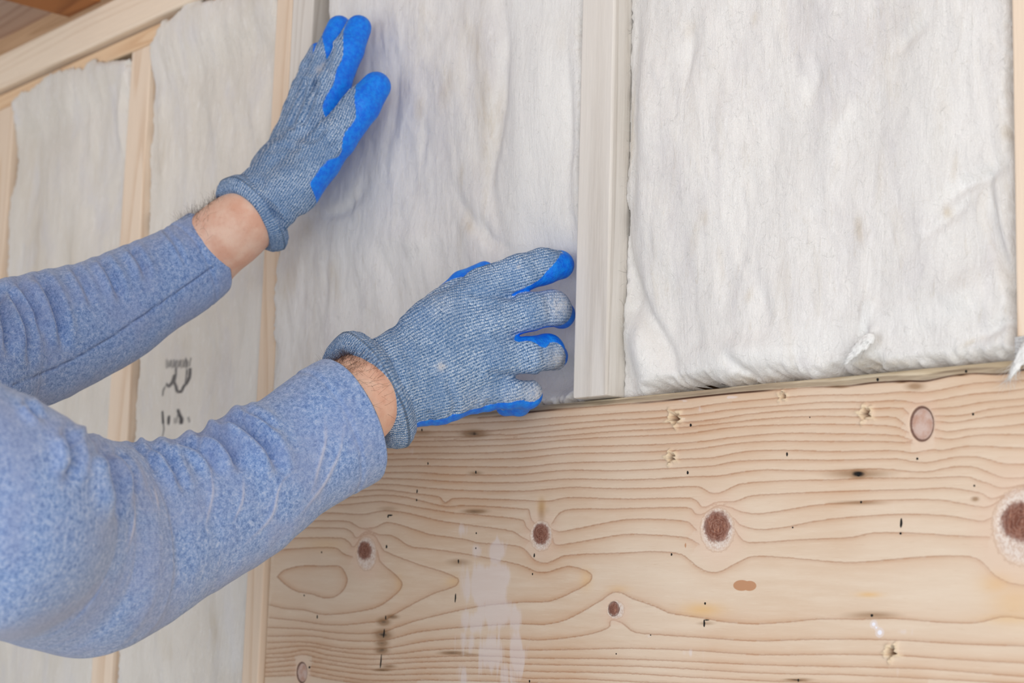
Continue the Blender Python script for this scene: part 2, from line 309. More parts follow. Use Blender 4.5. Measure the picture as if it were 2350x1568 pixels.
# ------------------------------------------------------------------ the wide board
def board():
    xa = P(604, 1568, YB)[0]; xa = (xa+P(623, 1285, YB)[0])/2
    xb = 1.0; z1 = Z_BOARD; z0 = P(1200, 1568, YB)[2]-.16
    # fine grid where the photo sees it
    def axis(a, b, step): return np.linspace(a, b, int(round((b-a)/step))+1)
    xs_ = np.concatenate([axis(xa, .50, .00115)]); zs_ = axis(z0, z1, .00115)
    nx, nz = len(xs_), len(zs_)
    Xg, Zg = np.meshgrid(xs_, zs_, indexing='ij')
    pts = np.stack([Xg, np.full_like(Xg, YB), Zg], -1).reshape(-1, 3)
    q = project(pts)
    gs = np.full(len(q), 99.); gd = np.full(len(q), 99.)
    gp = np.full(len(q), 99.)
    for ln in GRAIN:
        c = catmull(ln, 6)
        d, s, tt = poly_dist(q, c, 60)
        up_ = (s > 0) & (d < gp) & (tt > .001) & (tt < .999); gp[up_] = d[up_]
        u = d < gd
        gd[u] = d[u]; gs[u] = (d*s)[u]
    sp = P(1500, 893, YB)
    # knots: centre, radii, kind
    kr = np.full(len(q), 9.); kt = np.zeros(len(q)); ring = np.full(len(q), 9.)
    for (kx, ky, rx, ry, ox, oy, Rx, Ry, tp) in [(836, 1264, 17, 23, 841, 1271, 24, 40, .2), (1241, 1226, 20, 26, 1242, 1230, 26, 36, .3), (1645, 1209, 32, 38, 1646, 1216, 40, 52, .4),
            (1408, 1398, 13, 17, 1413, 1400, 21, 22, .5), (2115, 973, 27, 40, 2115, 973, 27.5, 40.5, .8), (2346, 1198, 54, 50, 2346, 1208, 70, 92, .45), (692, 1544, 12, 24, 692, 1544, 13, 25, .9)]:
        a = np.hypot((q[:, 0]-kx)/rx, (q[:, 1]-ky)/ry); b = np.hypot((q[:, 0]-ox)/Rx, (q[:, 1]-oy)/Ry)
        u = a < np.minimum(kr, 2.2); kr[u] = a[u]; kt[u] = tp
        ring = np.minimum(ring, b)
    def blobs(L):
        s = np.zeros(len(q))
        for (x, y, sx, sy, st) in L: s = np.maximum(s, st*np.exp(-((q[:, 0]-x)/sx)**2-((q[:, 1]-y)/sy)**2))
        return s
    smudge = blobs([(1089, 995, 30, 9, .8), (1089, 995, 9, 5, 1.), (968, 994, 30, 7, .42), (1091, 1086, 17, 5, .55), (1091, 1174, 26, 5, .8), (1052, 1291, 26, 8, .45), (881, 1427, 15, 10, .75), (879, 1457, 20, 13, .75), (877, 1476, 15, 9, .7), (876, 1493, 15, 8, .85),
        (899, 1416, 15, 5, .8), (878, 1538, 20, 3, .8), (893, 1530, 16, 4, .6), (1039, 1499, 28, 4, .9), (1075, 1503, 30, 2.5, .5), (1970, 1088, 70, 11, .5), (1970, 1088, 22, 10, 1.1), (1975, 1154, 55, 5, .5), (1940, 1155, 40, 4, .35),
        (2000, 1412, 60, 9, .45), (1830, 1561, 30, 3, .95), (890, 1168, 24, 6, .3), (1243, 1172, 9, 28, .35), (2238, 1146, 9, 5, .7), (1250, 1172, 14, 10, .2), (2100, 887, 22, 9, .5), (2070, 876, 16, 3, 1.), (1925, 887, 22, 3, .9), (2205, 860, 16, 3, 1.), (2210, 848, 40, 7, .5), (2300, 850, 26, 6, .6), (1370, 926, 50, 4, .4), (1510, 905, 36, 3, .6), (1440, 918, 60, 3, .5), (1245, 938, 70, 5, .55), (1620, 1431, 20, 4, .4), (1490, 1392, 20, 3, .15), (1540, 1098, 30, 5, .2)])
    yellow = blobs([(1612, 1400, 45, 16, .8), (1994, 1365, 28, 6, .8), (1243, 1165, 9, 20, .8), (745, 1250, 45, 14, .35), (2330, 1380, 60, 50, .5), (2290, 1340, 40, 25, .6), (1345, 1330, 14, 24, .5), (1040, 1335, 18, 12, .5), (915, 1340, 9, 22, .3), (2320, 1420, 70, 14, .5), (1420, 1352, 25, 8, .4)])
    patch = blobs([(1702, 1344, 22, 14, 1.), (1720, 1345, 18, 13, 1.), (1573, 1252, 5, 15, .55)])
    white = blobs([(1115, 1345, 50, 52, .95), (1095, 1262, 16, 26, .55), (1140, 1265, 28, 34, .75), (1155, 1320, 28, 40, .7), (1085, 1425, 38, 34, .62), (1130, 1400, 44, 48, .72), (1185, 1420, 18, 40, .55), (1070, 1480, 30, 40, .55), (1130, 1500, 36, 50, .6), (1185, 1500, 22, 60, .65), (1060, 1545, 20, 40, .45), (1165, 1550, 26, 50, .55), (2005, 1433, 8, 9, 1.6), (2011, 1441, 5, 6, 1.6), (2019, 1452, 9, 10, 1.7), (1570, 1499, 28, 12, .4), (1488, 1461, 14, 7, .5), (2070, 1450, 22, 10, .4), (2060, 1545, 14, 30, .4), (1680, 912, 22, 4, .7), (1565, 920, 14, 3, .8), (1605, 940, 20, 10, .3), (940, 1035, 14, 12, .25), (1000, 1125, 16, 30, .25), (1060, 1215, 20, 20, .3), (1568, 962, 16, 5, .5)])
    # weathered band along the top edge: px above the first growth ring
    top_line = catmull(GRAIN[0], 6); first = np.interp(q[:, 0], top_line[:, 0], top_line[:, 1])
    band = first-q[:, 1]
    # shape: the waney top edge rolls back, shallow holes
    yy = np.full(len(q), YB)
    drop = sp[2]*0+z1-pts[:, 2]
    wan = .0016*fbm(pts[:, 0]*14, pts[:, 0]*0+1.3, 5)
    roll = np.clip((.0062+wan-drop)/.0062, 0, 1); yy = yy+roll**2*.006
    yy += .00025*sstep(2, 0, gd)                       # growth rings stand slightly in the weathered face
    yy += .0006*sstep(1.12, .95, kr)*sstep(.8, 1.0, kr)
    knot_deep = (kt > .75)*sstep(1.0, .9, kr)*.0012; yy += knot_deep
    for (hx, hy, r) in [(1549, 960, 15), (1541, 1050, 12), (1987, 949, 15), (2045, 1497, 15), (1797, 909, 9)]:
        dh = np.hypot(q[:, 0]-hx, q[:, 1]-hy)/r
        an = np.arctan2(q[:, 1]-hy, q[:, 0]-hx)
        dh = dh*(1+.25*np.sin(an*5+hx)+.15*np.sin(an*9+hy))
        yy += .006*sstep(.75, .25, dh)-.0022*np.exp(-((dh-.95)/.22)**2)*(1+.6*np.sin(an*7+hx))
    hole = np.zeros(len(q)); splin = np.zeros(len(q))
    for (hx, hy, r) in [(1549, 960, 15), (1541, 1050, 12), (1987, 949, 15), (2045, 1497, 15), (1797, 909, 9)]:
        an = np.arctan2(q[:, 1]-hy, q[:, 0]-hx); dh = np.hypot(q[:, 0]-hx, q[:, 1]-hy)/r*(1+.25*np.sin(an*5+hx)+.15*np.sin(an*9+hy))
        hole = np.maximum(hole, sstep(.62, .3, dh)); splin = np.maximum(splin, np.exp(-((dh-.85)/.3)**2))
    pts[:, 1] = yy
    # dark nail slots pressed into the wood
    SL = [(968, 987, 1.5, 3.2, 0), (982, 1064, 1.4, 3.2, 0), (1092, 1084, 1.6, 3.8, 0), (957, 1128, 1.5, 4.6, 8), (956, 1148, 1.4, 3, 0), (895, 1183, 6, 1.9, 0), (890.5, 1186, 1.6, 3.2, 0), (1093, 1224, 1.4, 2.4, 0), (887, 1255, 1.9, 4.2, 0), (738, 1268, 1.4, 2.4, 0), (1092, 1258.5, 1.3, 2.3, 0),
          (1052, 1289, 1.5, 5, 0), (698, 1367, 1.5, 2.2, 0), (1045, 1373, 1.5, 11, 4), (728, 1416, 1.3, 4.5, 0), (885, 1418, 1.4, 5, 0), (881, 1454, 1.6, 11, 6), (874, 1518, 1.4, 17, 5), (710, 1532, 2.2, 2.7, 0), (1585, 976, 2.4, 3.6, 0), (1578, 1085, 2.3, 4.2, 0),
          (1226, 1275, 1.6, 5, 5), (1222, 1318, 1.4, 2.6, 0), (1541, 1273, 1.8, 3.2, 0), (1618, 1385.5, 2.1, 3.1, 0), (1616, 1431, 2, 9, 0), (1622, 1423.5, 5.5, 1.3, 0), (1493, 1458, 1.7, 1.2, 30), (1414, 1501, 1.3, 2, 0), (1215, 1564, 1.6, 3.2, 0),
          (1806, 1043, 2.1, 5, 0), (1858.5, 958, 1.5, 1.5, 0), (2014, 871.5, 2.8, 4, 0), (2217, 852.5, 2.6, 3.6, 0), (2233, 951, 2.6, 3.3, 0), (2105, 1053, 2.7, 2.9, 0), (2236, 1115, 2.3, 2.6, 0), (1976, 1153, 2.3, 2.9, 0), (2068, 1200.5, 2.8, 11.5, 3), (1970, 1089, 4.2, 5, 0), (2066.6, 1224.6, 2.7, 2.9, 0), (2000.7, 1413, 3.1, 3.4, 0), (1832, 1562, 1.7, 4, 0), (1819, 1211, 2, 2, 0)]
    idx = np.arange(nx*nz).reshape(nx, nz)
    f = np.stack([idx[:-1, :-1], idx[1:, :-1], idx[1:, 1:], idx[:-1, 1:]], -1).reshape(-1, 4)
    # body of the board behind the grid, and the plain stretch beyond the picture
    ex = []
    v = list(pts); nb = len(v)
    yb = .044
    ring_i = list(idx[:, -1][::1])
    back_top = [(x, yb, z1) for x in xs_]; bi = nb; v += back_top
    ftop = [(int(idx[i, -1]), int(idx[i+1, -1]), bi+i+1, bi+i) for i in range(nx-1)]
    bj = len(v); v += [(xa, yb, z) for z in zs_]
    fend = [(int(idx[0, j]), int(idx[0, j+1]), bj+j+1, bj+j) for j in range(nz-1)]
    bk = len(v); v += [(x, yb, z0) for x in xs_]
    fbot = [(bk+i, bk+i+1, int(idx[i+1, 0]), int(idx[i, 0])) for i in range(nx-1)]
    bl = len(v); v += [(.50, YB, z0), (xb, YB, z0), (xb, YB, z1), (.50, YB, z1), (.50, yb, z0), (xb, yb, z0), (xb, yb, z1), (.50, yb, z1), (xa, yb, z0), (xa, yb, z1)]
    fx = [(bl, bl+1, bl+2, bl+3), (bl+3, bl+2, bl+6, bl+7), (bl+1, bl+5, bl+6, bl+2), (bl+5, bl+4, bl+7, bl+6), (bl+4, bl+5, bl+1, bl), (bl+8, bl+9, bl+7, bl+4)]
    f = np.concatenate([f, np.array(ftop+fend+fbot+fx)])
    nslot = 0; slotv = []; slotf = []
    base = len(v)
    for (x, y, a, b, t) in SL:
        t = math.radians(t); n = 10; i0 = base+len(slotv)
        for k in range(n):
            an = 2*math.pi*k/n; dx = a*math.cos(an)*(1+.15*math.sin(x+3*an)); dy = b*math.sin(an)
            px = x+dx*math.cos(t)+dy*math.sin(-t)*-1*-1; py = y+dx*math.sin(t)+dy*math.cos(t)
            slotv.append(P(px, py, YB-.00015))
        ctr = P(x, y, YB-.0001); slotv.append(ctr)
        slotf += [(i0+k, i0+(k+1) % n, i0+n, i0+n) for k in range(n)]
    v += slotv
    N = len(v); npad = N-len(q)
    def pad(a, val): return np.concatenate([a, np.full(npad, val)])
    slot = pad(np.zeros(len(q)), 0.); slot[base:] = 1
    tri = [(a, b, c) for a, b, c, d in slotf]
    at = dict(gp=pad(gp, 99), gs=pad(gs, 99), gd=pad(gd, 99), kr=pad(kr, 9), kt=pad(kt, 0), kring=pad(ring, 9), smudge=pad(smudge, 0), yellow=pad(yellow, 0), patch=pad(patch, 0), white=pad(white, 0), band=pad(band, -99), hole=pad(hole, 0), splin=pad(splin, 0), slot=slot)
    at['gs'][len(q):] = 99
    k = M('spruce_board'); co = k.co()
    gsr = k.attr('gs'); gda = k.attr('gd')
    wob = k.math('MULTIPLY', k.math('SUBTRACT', k.noise(k.mapp(co, (.8, 1, 1.)), 420, 3), .5), 3.6)
    gw = k.math('ADD', gsr, wob)
    valid = k.rng(k.math('ABSOLUTE', k.math('SUBTRACT', k.math('ABSOLUTE', gsr), gda)), 1.0, 3.0, 1, 0)
    wid = k.rng(k.noise(k.mapp(co, (.5, 1, 1)), 16, 2), .3, .75, .35, 1.3)
    n01 = k.math('DIVIDE', k.math('ADD', gw, 8), 60, clamp=True)
    core = k.ramp(n01, [(0, 0.), (.105, 0.), (.128, .42), (.148, .50), (.185, .12), (.3, .0), (1, 0)])
    halo = k.ramp(k.math('DIVIDE', k.attr('gp'), 60, clamp=True), [(0, .50), (.08, .36), (.2, .2), (.45, .08), (.85, 0), (1, 0)])
    core = k.math('MULTIPLY', core, valid); halo = k.math('MULTIPLY', halo, wid)
    fib = k.noise(k.mapp(co, (.06, 1, 1)), 900, 3, .7)
    fib2 = k.noise(k.mapp(co, (.10, 1, 1)), 160, 4, .65)
    big = k.noise(co, 5, 3)
    base_c = k.mix(k.rng(big, .35, .7), srgb(220, 201, 180), srgb(212, 188, 163))
    base_c = k.mix(k.rng(fib2, .35, .75, 0, .5), base_c, srgb(228, 213, 194))
    base_c = k.mix(k.rng(fib, .55, .8, 0, .45), base_c, srgb(236, 224, 206))
    base_c = k.mix(k.rng(fib, .42, .25, 0, .30), base_c, srgb(196, 165, 135))
    c = k.mix(halo, base_c, srgb(196, 146, 102))
    c = k.mix(k.attr('yellow'), c, srgb(222, 183, 128))
    c = k.mix(core, c, srgb(150, 96, 62))
    # pinkish flush between rings near knots
    c = k.mix(k.rng(k.attr('kring'), 2.2, 1.0, 0, .35), c, srgb(222, 190, 170))
    rn = k.math('ADD', k.attr('kring'), k.math('MULTIPLY', k.math('SUBTRACT', k.noise(co, 380, 3), .5), .25))
    c = k.mix(k.rng(rn, 1.06, .75, 0, .85), c, k.mix(k.rng(k.noise(co, 600, 4, .7), .4, .6), srgb(204, 182, 168), srgb(228, 218, 210)))
    c = k.mix(k.math('MULTIPLY', k.math('MULTIPLY', k.rng(rn, .93, .99), k.rng(rn, 1.04, .99)), .45), c, srgb(190, 158, 132))
    krn = k.math('ADD', k.attr('kr'), k.math('MULTIPLY', k.math('SUBTRACT', k.noise(co, 300, 4, .65), .5), .55))
    kc = k.ramp(k.noise(k.mapp(co, (1.6, 1, .6)), 190, 5, .7, 1.6), [(.3, srgb(96, 56, 44)), (.5, srgb(128, 82, 66)), (.62, srgb(150, 108, 92)), (.72, srgb(205, 140, 100))])
    pale = k.ramp(k.noise(co, 160, 3), [(.35, srgb(188, 150, 132)), (.6, srgb(205, 182, 172))])
    ispale = k.rng(k.attr('kt'), .7, .76)
    kc2 = k.mix(ispale, kc, pale)
    # growth rings of the knot
    rr = k.math('SINE', k.math('MULTIPLY', krn, 34)); kc2 = k.mix(k.rng(rr, .2, 1, 0, .25), kc2, srgb(190, 160, 145))
    kc2 = k.mix(k.rng(krn, .55, 1.0, 0, .35), kc2, srgb(176, 150, 140)); c = k.mix(k.rng(krn, 1.08, .80), c, kc2)
    edge = k.math('MULTIPLY', k.rng(k.attr('kr'), .82, .95), k.rng(k.attr('kr'), 1.08, .98))
    c = k.mix(k.math('MULTIPLY', edge, k.rng(k.attr('kt'), .46, .52, .0, .85)), c, srgb(84, 46, 34))
    # stains
    sn = k.math('MULTIPLY', k.attr('smudge'), k.rng(fib2, .2, .75, .75, 1.25))
    c = k.mix(k.rng(sn, .06, .5, 0, .72, 'LINEAR'), c, srgb(140, 104, 68))
    c = k.mix(k.rng(sn, .55, 1.05), c, srgb(30, 24, 20))
    c = k.mix(k.rng(k.attr('patch'), .42, .5), c, srgb(188, 142, 108))
    wn = k.math('ADD', k.attr('white'), k.math('MULTIPLY', k.math('SUBTRACT', k.noise(k.mapp(co, (1.8, 1, .35)), 42, 4, .6, .8), .5), 1.25))
    c = k.mix(k.rng(wn, .24, .50, 0, .50), c, srgb(226, 218, 220))
    c = k.mix(k.rng(k.attr('white'), 1.1, 1.3), c, srgb(235, 236, 246))
    # weathered band
    bn = k.attr('band')
    bcol = k.ramp(k.noise(k.mapp(co, (.05, 1, 1)), 260, 4, .65), [(.3, srgb(120, 104, 84)), (.5, srgb(160, 146, 124)), (.62, srgb(188, 172, 146)), (.8, srgb(150, 120, 90))])
    c = k.mix(k.rng(bn, -2, 4, 0, .85), c, bcol)
    up = k.mix(k.rng(fib2, .4, .6), srgb(205, 190, 160), srgb(226, 214, 188))
    c = k.mix(k.rng(k.math('ADD', bn, k.math('MULTIPLY', k.math('SUBTRACT', fib2, .5), 16)), 11, 17, 0, .95), c, up)
    dline = k.math('MULTIPLY', k.rng(bn, -5, -1), k.rng(bn, 3, 0))
    c = k.mix(k.math('MULTIPLY', dline, k.rng(k.noise(k.mapp(co, (.3, 1, 1)), 40, 2), .3, .6)), c, srgb(70, 44, 30))
    c = k.mix(k.math('MULTIPLY', k.attr('splin'), .8), c, srgb(232, 212, 180))
    c = k.mix(k.attr('hole'), c, srgb(110, 76, 48))
    c = k.mix(k.attr('slot'), c, (.006, .006, .006))
    k.color(c); k.b.inputs['Roughness'].default_value = .62
    k.bump(k.math('ADD', k.math('MULTIPLY', fib, .6), k.math('MULTIPLY', core, -.6)), .00035, .5)
    fa = f.copy()
    me_v = np.array([tuple(x) for x in v])
    o = mesh_obj('header_board', me_v, np.concatenate([fa]), k.m, attrs=None)
    # the slots go in as triangles: build once more through a joined list
    me = o.data
    import bmesh
    bm = bmesh.new(); bm.from_mesh(me)
    bm.verts.ensure_lookup_table()
    if len(bm.verts) == N:
        for t3 in tri: bm.faces.new([bm.verts[i] for i in t3])
    bm.normal_update(); bm.to_mesh(me); bm.free()
    for nm, a in at.items():
        A = me.attributes.new(nm, 'FLOAT', 'POINT'); A.data.foreach_set('value', a.astype(np.float32))
    tag(o, 'wide knotty pine board nailed across the lower right of the wall', 'board')
    return o
board_o = board()

# ------------------------------------------------------------------ insulation batts
def batt_material(name, tone=0.0):
    k = M(name); co = k.co()
    st = k.mapp(co, (1, 1, .22), rot=(0, math.radians(-6), 0))
    n1 = k.noise(st, 55, 5, .62, .6); n2 = k.noise(st, 260, 4, .7, .8); n3 = k.noise(co, 900, 3, .7, 1.5)
    n4 = k.noise(k.mapp(co, (1, 1, .5)), 14, 3, .55)
    white = k.mix(k.rng(n4, .35, .65), srgb(234-tone*12, 233-tone*18, 231-tone*28), srgb(243-tone*12, 242-tone*17, 240-tone*25))
    c = k.mix(k.rng(k.noise(k.mapp(co, (1, 1, .45), loc=(3, 1, 2)), 24, 4, .6, .5), .48, .72, 0, .65), white, srgb(221, 219, 221))
    c = k.mix(k.rng(n1, .52, .82, 0, .5), c, srgb(216, 208, 194))
    c = k.mix(k.rng(n2, .56, .78, 0, .42), c, srgb(206, 196, 178))
    c = k.mix(k.rng(n2, .46, .26, 0, .5), c, srgb(250, 250, 250))
    c = k.mix(k.rng(n3, .5, .78, 0, .5), c, srgb(247, 247, 247))
    sm = k.attr('clean'); c = k.mix(k.math('MULTIPLY', sm, .8), c, srgb(243, 244, 243))
    s = k.math('MULTIPLY', k.attr('stain'), k.rng(n1, .3, .7, .15, 1.1))
    c = k.mix(k.math('MULTIPLY', s, .75, clamp=True), c, srgb(200, 182, 150))
    ink = k.math('MULTIPLY', k.attr('ink'), k.rng(k.noise(k.mapp(co, (1, 1, .4)), 420, 3), .22, .42))
    c = k.mix(ink, c, srgb(62, 60, 64))
    k.color(c); k.b.inputs['Roughness'].default_value = 1.0; k.b.inputs['Specular IOR Level'].default_value = .05
    k.b.inputs['Sheen Weight'].default_value = .25; k.b.inputs['Sheen Roughness'].default_value = .7
    h = k.math('ADD', k.math('MULTIPLY', n2, .45), k.math('ADD', k.math('MULTIPLY', n3, .3), k.math('MULTIPLY', n1, 1.3)))
    k.bump(h, .0024, .75)
    return k.m
def fibre_tubes(starts, dirs, lens, rad, seed, npt=6, curl=.5, droop=0.0):
    """thin curly strands: three sided tubes"""
    r = np.random.default_rng(seed); n = len(starts)
    pts = np.zeros((n, npt, 3)); pts[:, 0] = starts; d = dirs/np.linalg.norm(dirs, axis=1, keepdims=True)
    for i in range(1, npt):
        d = d+r.normal(0, curl, (n, 3)); d[:, 2] -= droop; d /= np.linalg.norm(d, axis=1, keepdims=True)
        pts[:, i] = pts[:, i-1]+d*(lens/(npt-1))[:, None]
    tan = np.gradient(pts, axis=1); tan /= np.linalg.norm(tan, axis=2, keepdims=True)+1e-12
    up = np.array([.31, -.8, .5]); a = np.cross(tan, up); a /= np.linalg.norm(a, axis=2, keepdims=True)+1e-12; b = np.cross(tan, a)
    rr = np.linspace(1, .35, npt)[None, :, None]*(np.asarray(rad)*np.ones(n))[:, None, None]
    V = np.stack([pts+rr*(a*math.cos(t)+b*math.sin(t)) for t in (0, 2.094, 4.189)], 2)   # n,npt,3,3
    idx = np.arange(n*npt*3).reshape(n, npt, 3)
    F = [np.stack([idx[:, :-1, s], idx[:, :-1, (s+1) % 3], idx[:, 1:, (s+1) % 3], idx[:, 1:, s]], -1).reshape(-1, 4) for s in range(3)]
    return V.reshape(-1, 3), np.concatenate(F)
def inside(q, poly):
    c = np.zeros(len(q), bool); n = len(poly); j = n-1
    for i in range(n):
        a, b = poly[i], poly[j]
        if abs(b[1]-a[1]) > 1e-12:
            m_ = ((a[1] > q[:, 1]) != (b[1] > q[:, 1])) & (q[:, 0] < (b[0]-a[0])*(q[:, 1]-a[1])/(b[1]-a[1])+a[0]); c ^= m_
        j = i
    return c
def batt(label, outline, yface, mat, step=.0016, yedge=.05, R=.018, creases=(), ridges=(), dents=(), stains=(), cleans=(), inks=(), rough=1.0, seed=1, strands=3000, lift=None, tufts=(), Yp=.01, rag=1.0, xlim=(-9, 9), zmin=-9, zmax=9):
    op = np.array([P(x, y, Yp)[[0, 2]] if not isinstance(x, str) else y for x, y in outline])
    op[:, 0] = np.clip(op[:, 0], xlim[0]+.001, xlim[1]-.001); op[:, 1] = np.clip(op[:, 1], zmin+.001, zmax-.001)
    x0, z0 = op.min(0)-.008; x1, z1 = op.max(0)+.008
    xs_ = np.arange(x0, x1, step); zs_ = np.arange(z0, z1, step)
    X, Z = np.meshgrid(xs_, zs_, indexing='ij'); q2 = np.stack([X.ravel(), Z.ravel()], -1)
    loop = np.vstack([op, op[:1]])
    d, _, _ = poly_dist(q2, loop, None); ins = inside(q2, op); e = np.where(ins, d, -d)
    x, z = q2[:, 0], q2[:, 1]
    e = e+rag*.0045*fbm(x*38, z*38, seed+3, 4)+.0015*vnoise(x*260, z*260, seed+9)
    pr = np.clip(e/R, 0, 1); pr = np.sqrt(np.clip(1-(1-pr)**2, 0, 1))
    yf = yface(x, z) if callable(yface) else np.full(len(x), yface)
    ye = yedge(x, z) if callable(yedge) else yedge
    nz = .0055*fbm(x*12, z*8, seed+20, 3)+.0036*fbm(x*28+z*5, z*10, seed+30, 3)*rough+.0005*fbm(x*160+z*20, z*90, seed+40, 3)*rough
    pts0 = np.stack([x, yf, z], -1); q = project(pts0)
    y = yf.copy(); clean = np.zeros(len(x)); stain = np.zeros(len(x)); ink = np.zeros(len(x))
    for pl, w, a in creases:
        dd, s, t = poly_dist(q, catmull(pl, 5), 5*w); y += a*np.exp(-(dd/w)**2)*np.sin(np.clip(t*math.pi, .25, math.pi-.25))
    for pl, w, a in ridges:
        dd, s, t = poly_dist(q, catmull(pl, 5), 5*w); y -= a*np.exp(-(dd/w)**2)*np.sin(np.clip(t*math.pi, .25, math.pi-.25))
    for cx, cy, sx, sy, a in dents: y += a*np.exp(-((q[:, 0]-cx)/sx)**2-((q[:, 1]-cy)/sy)**2)
    for pl, w, a in stains:
        dd, s, t = poly_dist(q, catmull(pl, 4), 5*w); stain = np.maximum(stain, a*np.exp(-(dd/w)**2)*np.sin(np.clip(t, .03, .97)*math.pi)**.6)
    for pl, w, a in cleans:
        dd, s, t = poly_dist(q, catmull(pl, 4), 3*w); clean = np.maximum(clean, a*np.exp(-(dd/w)**4))
    for pl, w, a in inks:
        dd, s, t = poly_dist(q, catmull(pl, 4) if len(pl) > 2 else np.array(pl, float), 5*w); ink = np.maximum(ink, a*sstep(1.5, .5, dd/w))
    y = ye+(y-ye)*pr+nz*(1-.7*clean)*pr
    y = np.where(z > Z_PLATE, np.minimum(y, -.0012), y)
    x = np.clip(x, xlim[0]+.0004, xlim[1]-.0004); z = np.clip(z, zmin+.0004, zmax-.0004)
    V = np.stack([x, y, z], -1)
    ok = (e > -step*.8).reshape(X.shape)
    idx = np.arange(X.size).reshape(X.shape)
    cell = ok[:-1, :-1] & ok[1:, :-1] & ok[1:, 1:] & ok[:-1, 1:]
    F = np.stack([idx[:-1, :-1], idx[1:, :-1], idx[1:, 1:], idx[:-1, 1:]], -1)[cell]
    used = np.unique(F); rm = -np.ones(X.size, int); rm[used] = np.arange(len(used)); F = rm[F]; V = V[used]
    at = dict(clean=clean[used], stain=stain[used], ink=ink[used])
    eu = e[used]; qu = q[used]
    vis = np.nonzero((qu[:, 0] > -40) & (qu[:, 0] < W+40) & (qu[:, 1] > -40) & (qu[:, 1] < H+40))[0]
    r = np.random.default_rng(seed+77)
    if strands:
        pe = np.where((eu[vis] < .012), 3.0, 1.0); pe /= pe.sum()
        ch = r.choice(vis, strands, p=pe)
        dirs = np.stack([r.normal(0, .45, strands), -np.abs(r.normal(0, .16, strands))-.03, r.choice([-1, 1], strands)*r.uniform(.3, 1.2, strands)], -1)
        ln = r.uniform(.004, .013, strands)
        fv, ff = fibre_tubes(V[ch]+np.array([0, -.0002, 0]), dirs, ln, r.uniform(.00005, .00010, strands), seed, 6, .33)
        tv, tf, ta = [fv], [ff], [np.full(len(fv), .5)]
    for (tx, ty, dx, dy, n_, l_, sp_) in tufts:
        a = P(tx, ty, -.001); b = P(tx+dx, ty+dy, -.004); dv = (b-a); L_ = np.linalg.norm(dv); dv /= L_
        sd = np.cross(dv, [0, 1, 0]); sd /= np.linalg.norm(sd)
        nu, nv_ = 36, 30; U, Vv = np.meshgrid(np.linspace(0, 1, nu), np.linspace(0, 2*math.pi, nv_, endpoint=False), indexing='ij')
        prof = .72*sp_*np.sqrt(np.clip(1-(2*U-1)**2, 0, 1))*(1.25-.75*U)
        ce = a+dv*(U[..., None]*L_*1.1)
        rr = prof*(1+.55*fbm(U*5+tx, np.cos(Vv)*1.6+9, seed+2, 3)+.3*fbm(U*14+tx, np.cos(Vv)*5+3, seed+6, 2))
        lump = ce+sd*(rr*np.cos(Vv))[..., None]+np.array([0, 1, 0])*(rr*.55*np.sin(Vv))[..., None]
        ii = np.arange(nu*nv_).reshape(nu, nv_); jj = np.roll(ii, -1, 1)
        tv.append(lump.reshape(-1, 3)); tf.append(np.stack([ii[:-1], jj[:-1], jj[1:], ii[1:]], -1).reshape(-1, 4)); ta.append(np.full(nu*nv_, .95))
        nf_ = max(20, n_//7); pk = r.integers(0, nu*nv_, nf_)
        f1, f2 = fibre_tubes(lump.reshape(-1, 3)[pk], dv+r.normal(0, .35, (nf_, 3))*np.array([1, .3, 1]), r.uniform(.3, .9, nf_)*l_, r.uniform(.00007, .00014, nf_), seed+5, 6, .2)
        tv.append(f1); tf.append(f2); ta.append(np.full(len(f1), .9))
    base = len(V)
    if strands:
        for a_ in tv:
            iw = a_[:, 1] > -.0012; a_[iw, 0] = np.clip(a_[iw, 0], xlim[0]+.0005, xlim[1]-.0005); a_[iw, 2] = np.clip(a_[iw, 2], zmin+.0005, zmax-.0005)
        for a_, b_, c_ in zip(tv, tf, ta):
            V = np.vstack([V, a_]); F = np.vstack([F, b_+base]); base = len(V)
            at['clean'] = np.concatenate([at['clean'], c_*0+1.25]); at['stain'] = np.concatenate([at['stain'], np.zeros(len(a_))]); at['ink'] = np.concatenate([at['ink'], np.zeros(len(a_))])
    # a back sheet gives the batt its thickness
    o = mesh_obj('insulation_batt', V, F, mat, attrs=at)
    bx = op; n = len(bx)
    return tag(o, label, 'insulation', 'insulation batts in the wall bays')
bm_near = batt_material('glass_wool'); bm_far = batt_material('tan_glass_wool', .75)  # the second wool is darker and tanner than the first
X0R = X_at(5, 600); X2L = X_at(245, 1000); X2R = X_at(290, 1000)
batt('frayed insulation batt in the leftmost full bay, its torn top under the tan top plate',
     [(20, 420), (36, 300), (42, 245), (76, 214), (88, 207), (134, 176), (172, 165), (214, 155), (249, 142), (268, 143), (302, 143), (318, 143), (290, 560), (262, 1000), (212, 1700), (-30, 1700), (0, 1000), (8, 600)],
     lambda x, z: .006-.011*sstep(Z_PLATE-.06, Z_PLATE-.005, z), bm_far, rag=1.7, xlim=(X0R, X2L), zmin=Z_LOW, step=.0024, seed=11, strands=700, R=.008, yedge=lambda x, z: np.where(z > Z_PLATE-.012, -.0012, .013),
     stains=[([(60, 300), (90, 600), (70, 800)], 30, .5), ([(150, 500), (170, 760), (200, 900)], 26, .5), ([(30, 900), (60, 1200)], 22, .4)],
     ridges=[([(288, 170), (280, 300), (287, 380)], 9, .006)])
ink = []
def Z2(pts): return [(320+x/6.03, 780+y/6.03) for x, y in pts]
for i, x in enumerate(range(378, 670, 22)): ink.append((Z2([(x+6*(i % 3), 285+12*(i % 2)), (x, 385-10*(i % 3))]), 2.2, .5+.12*(i % 3)))
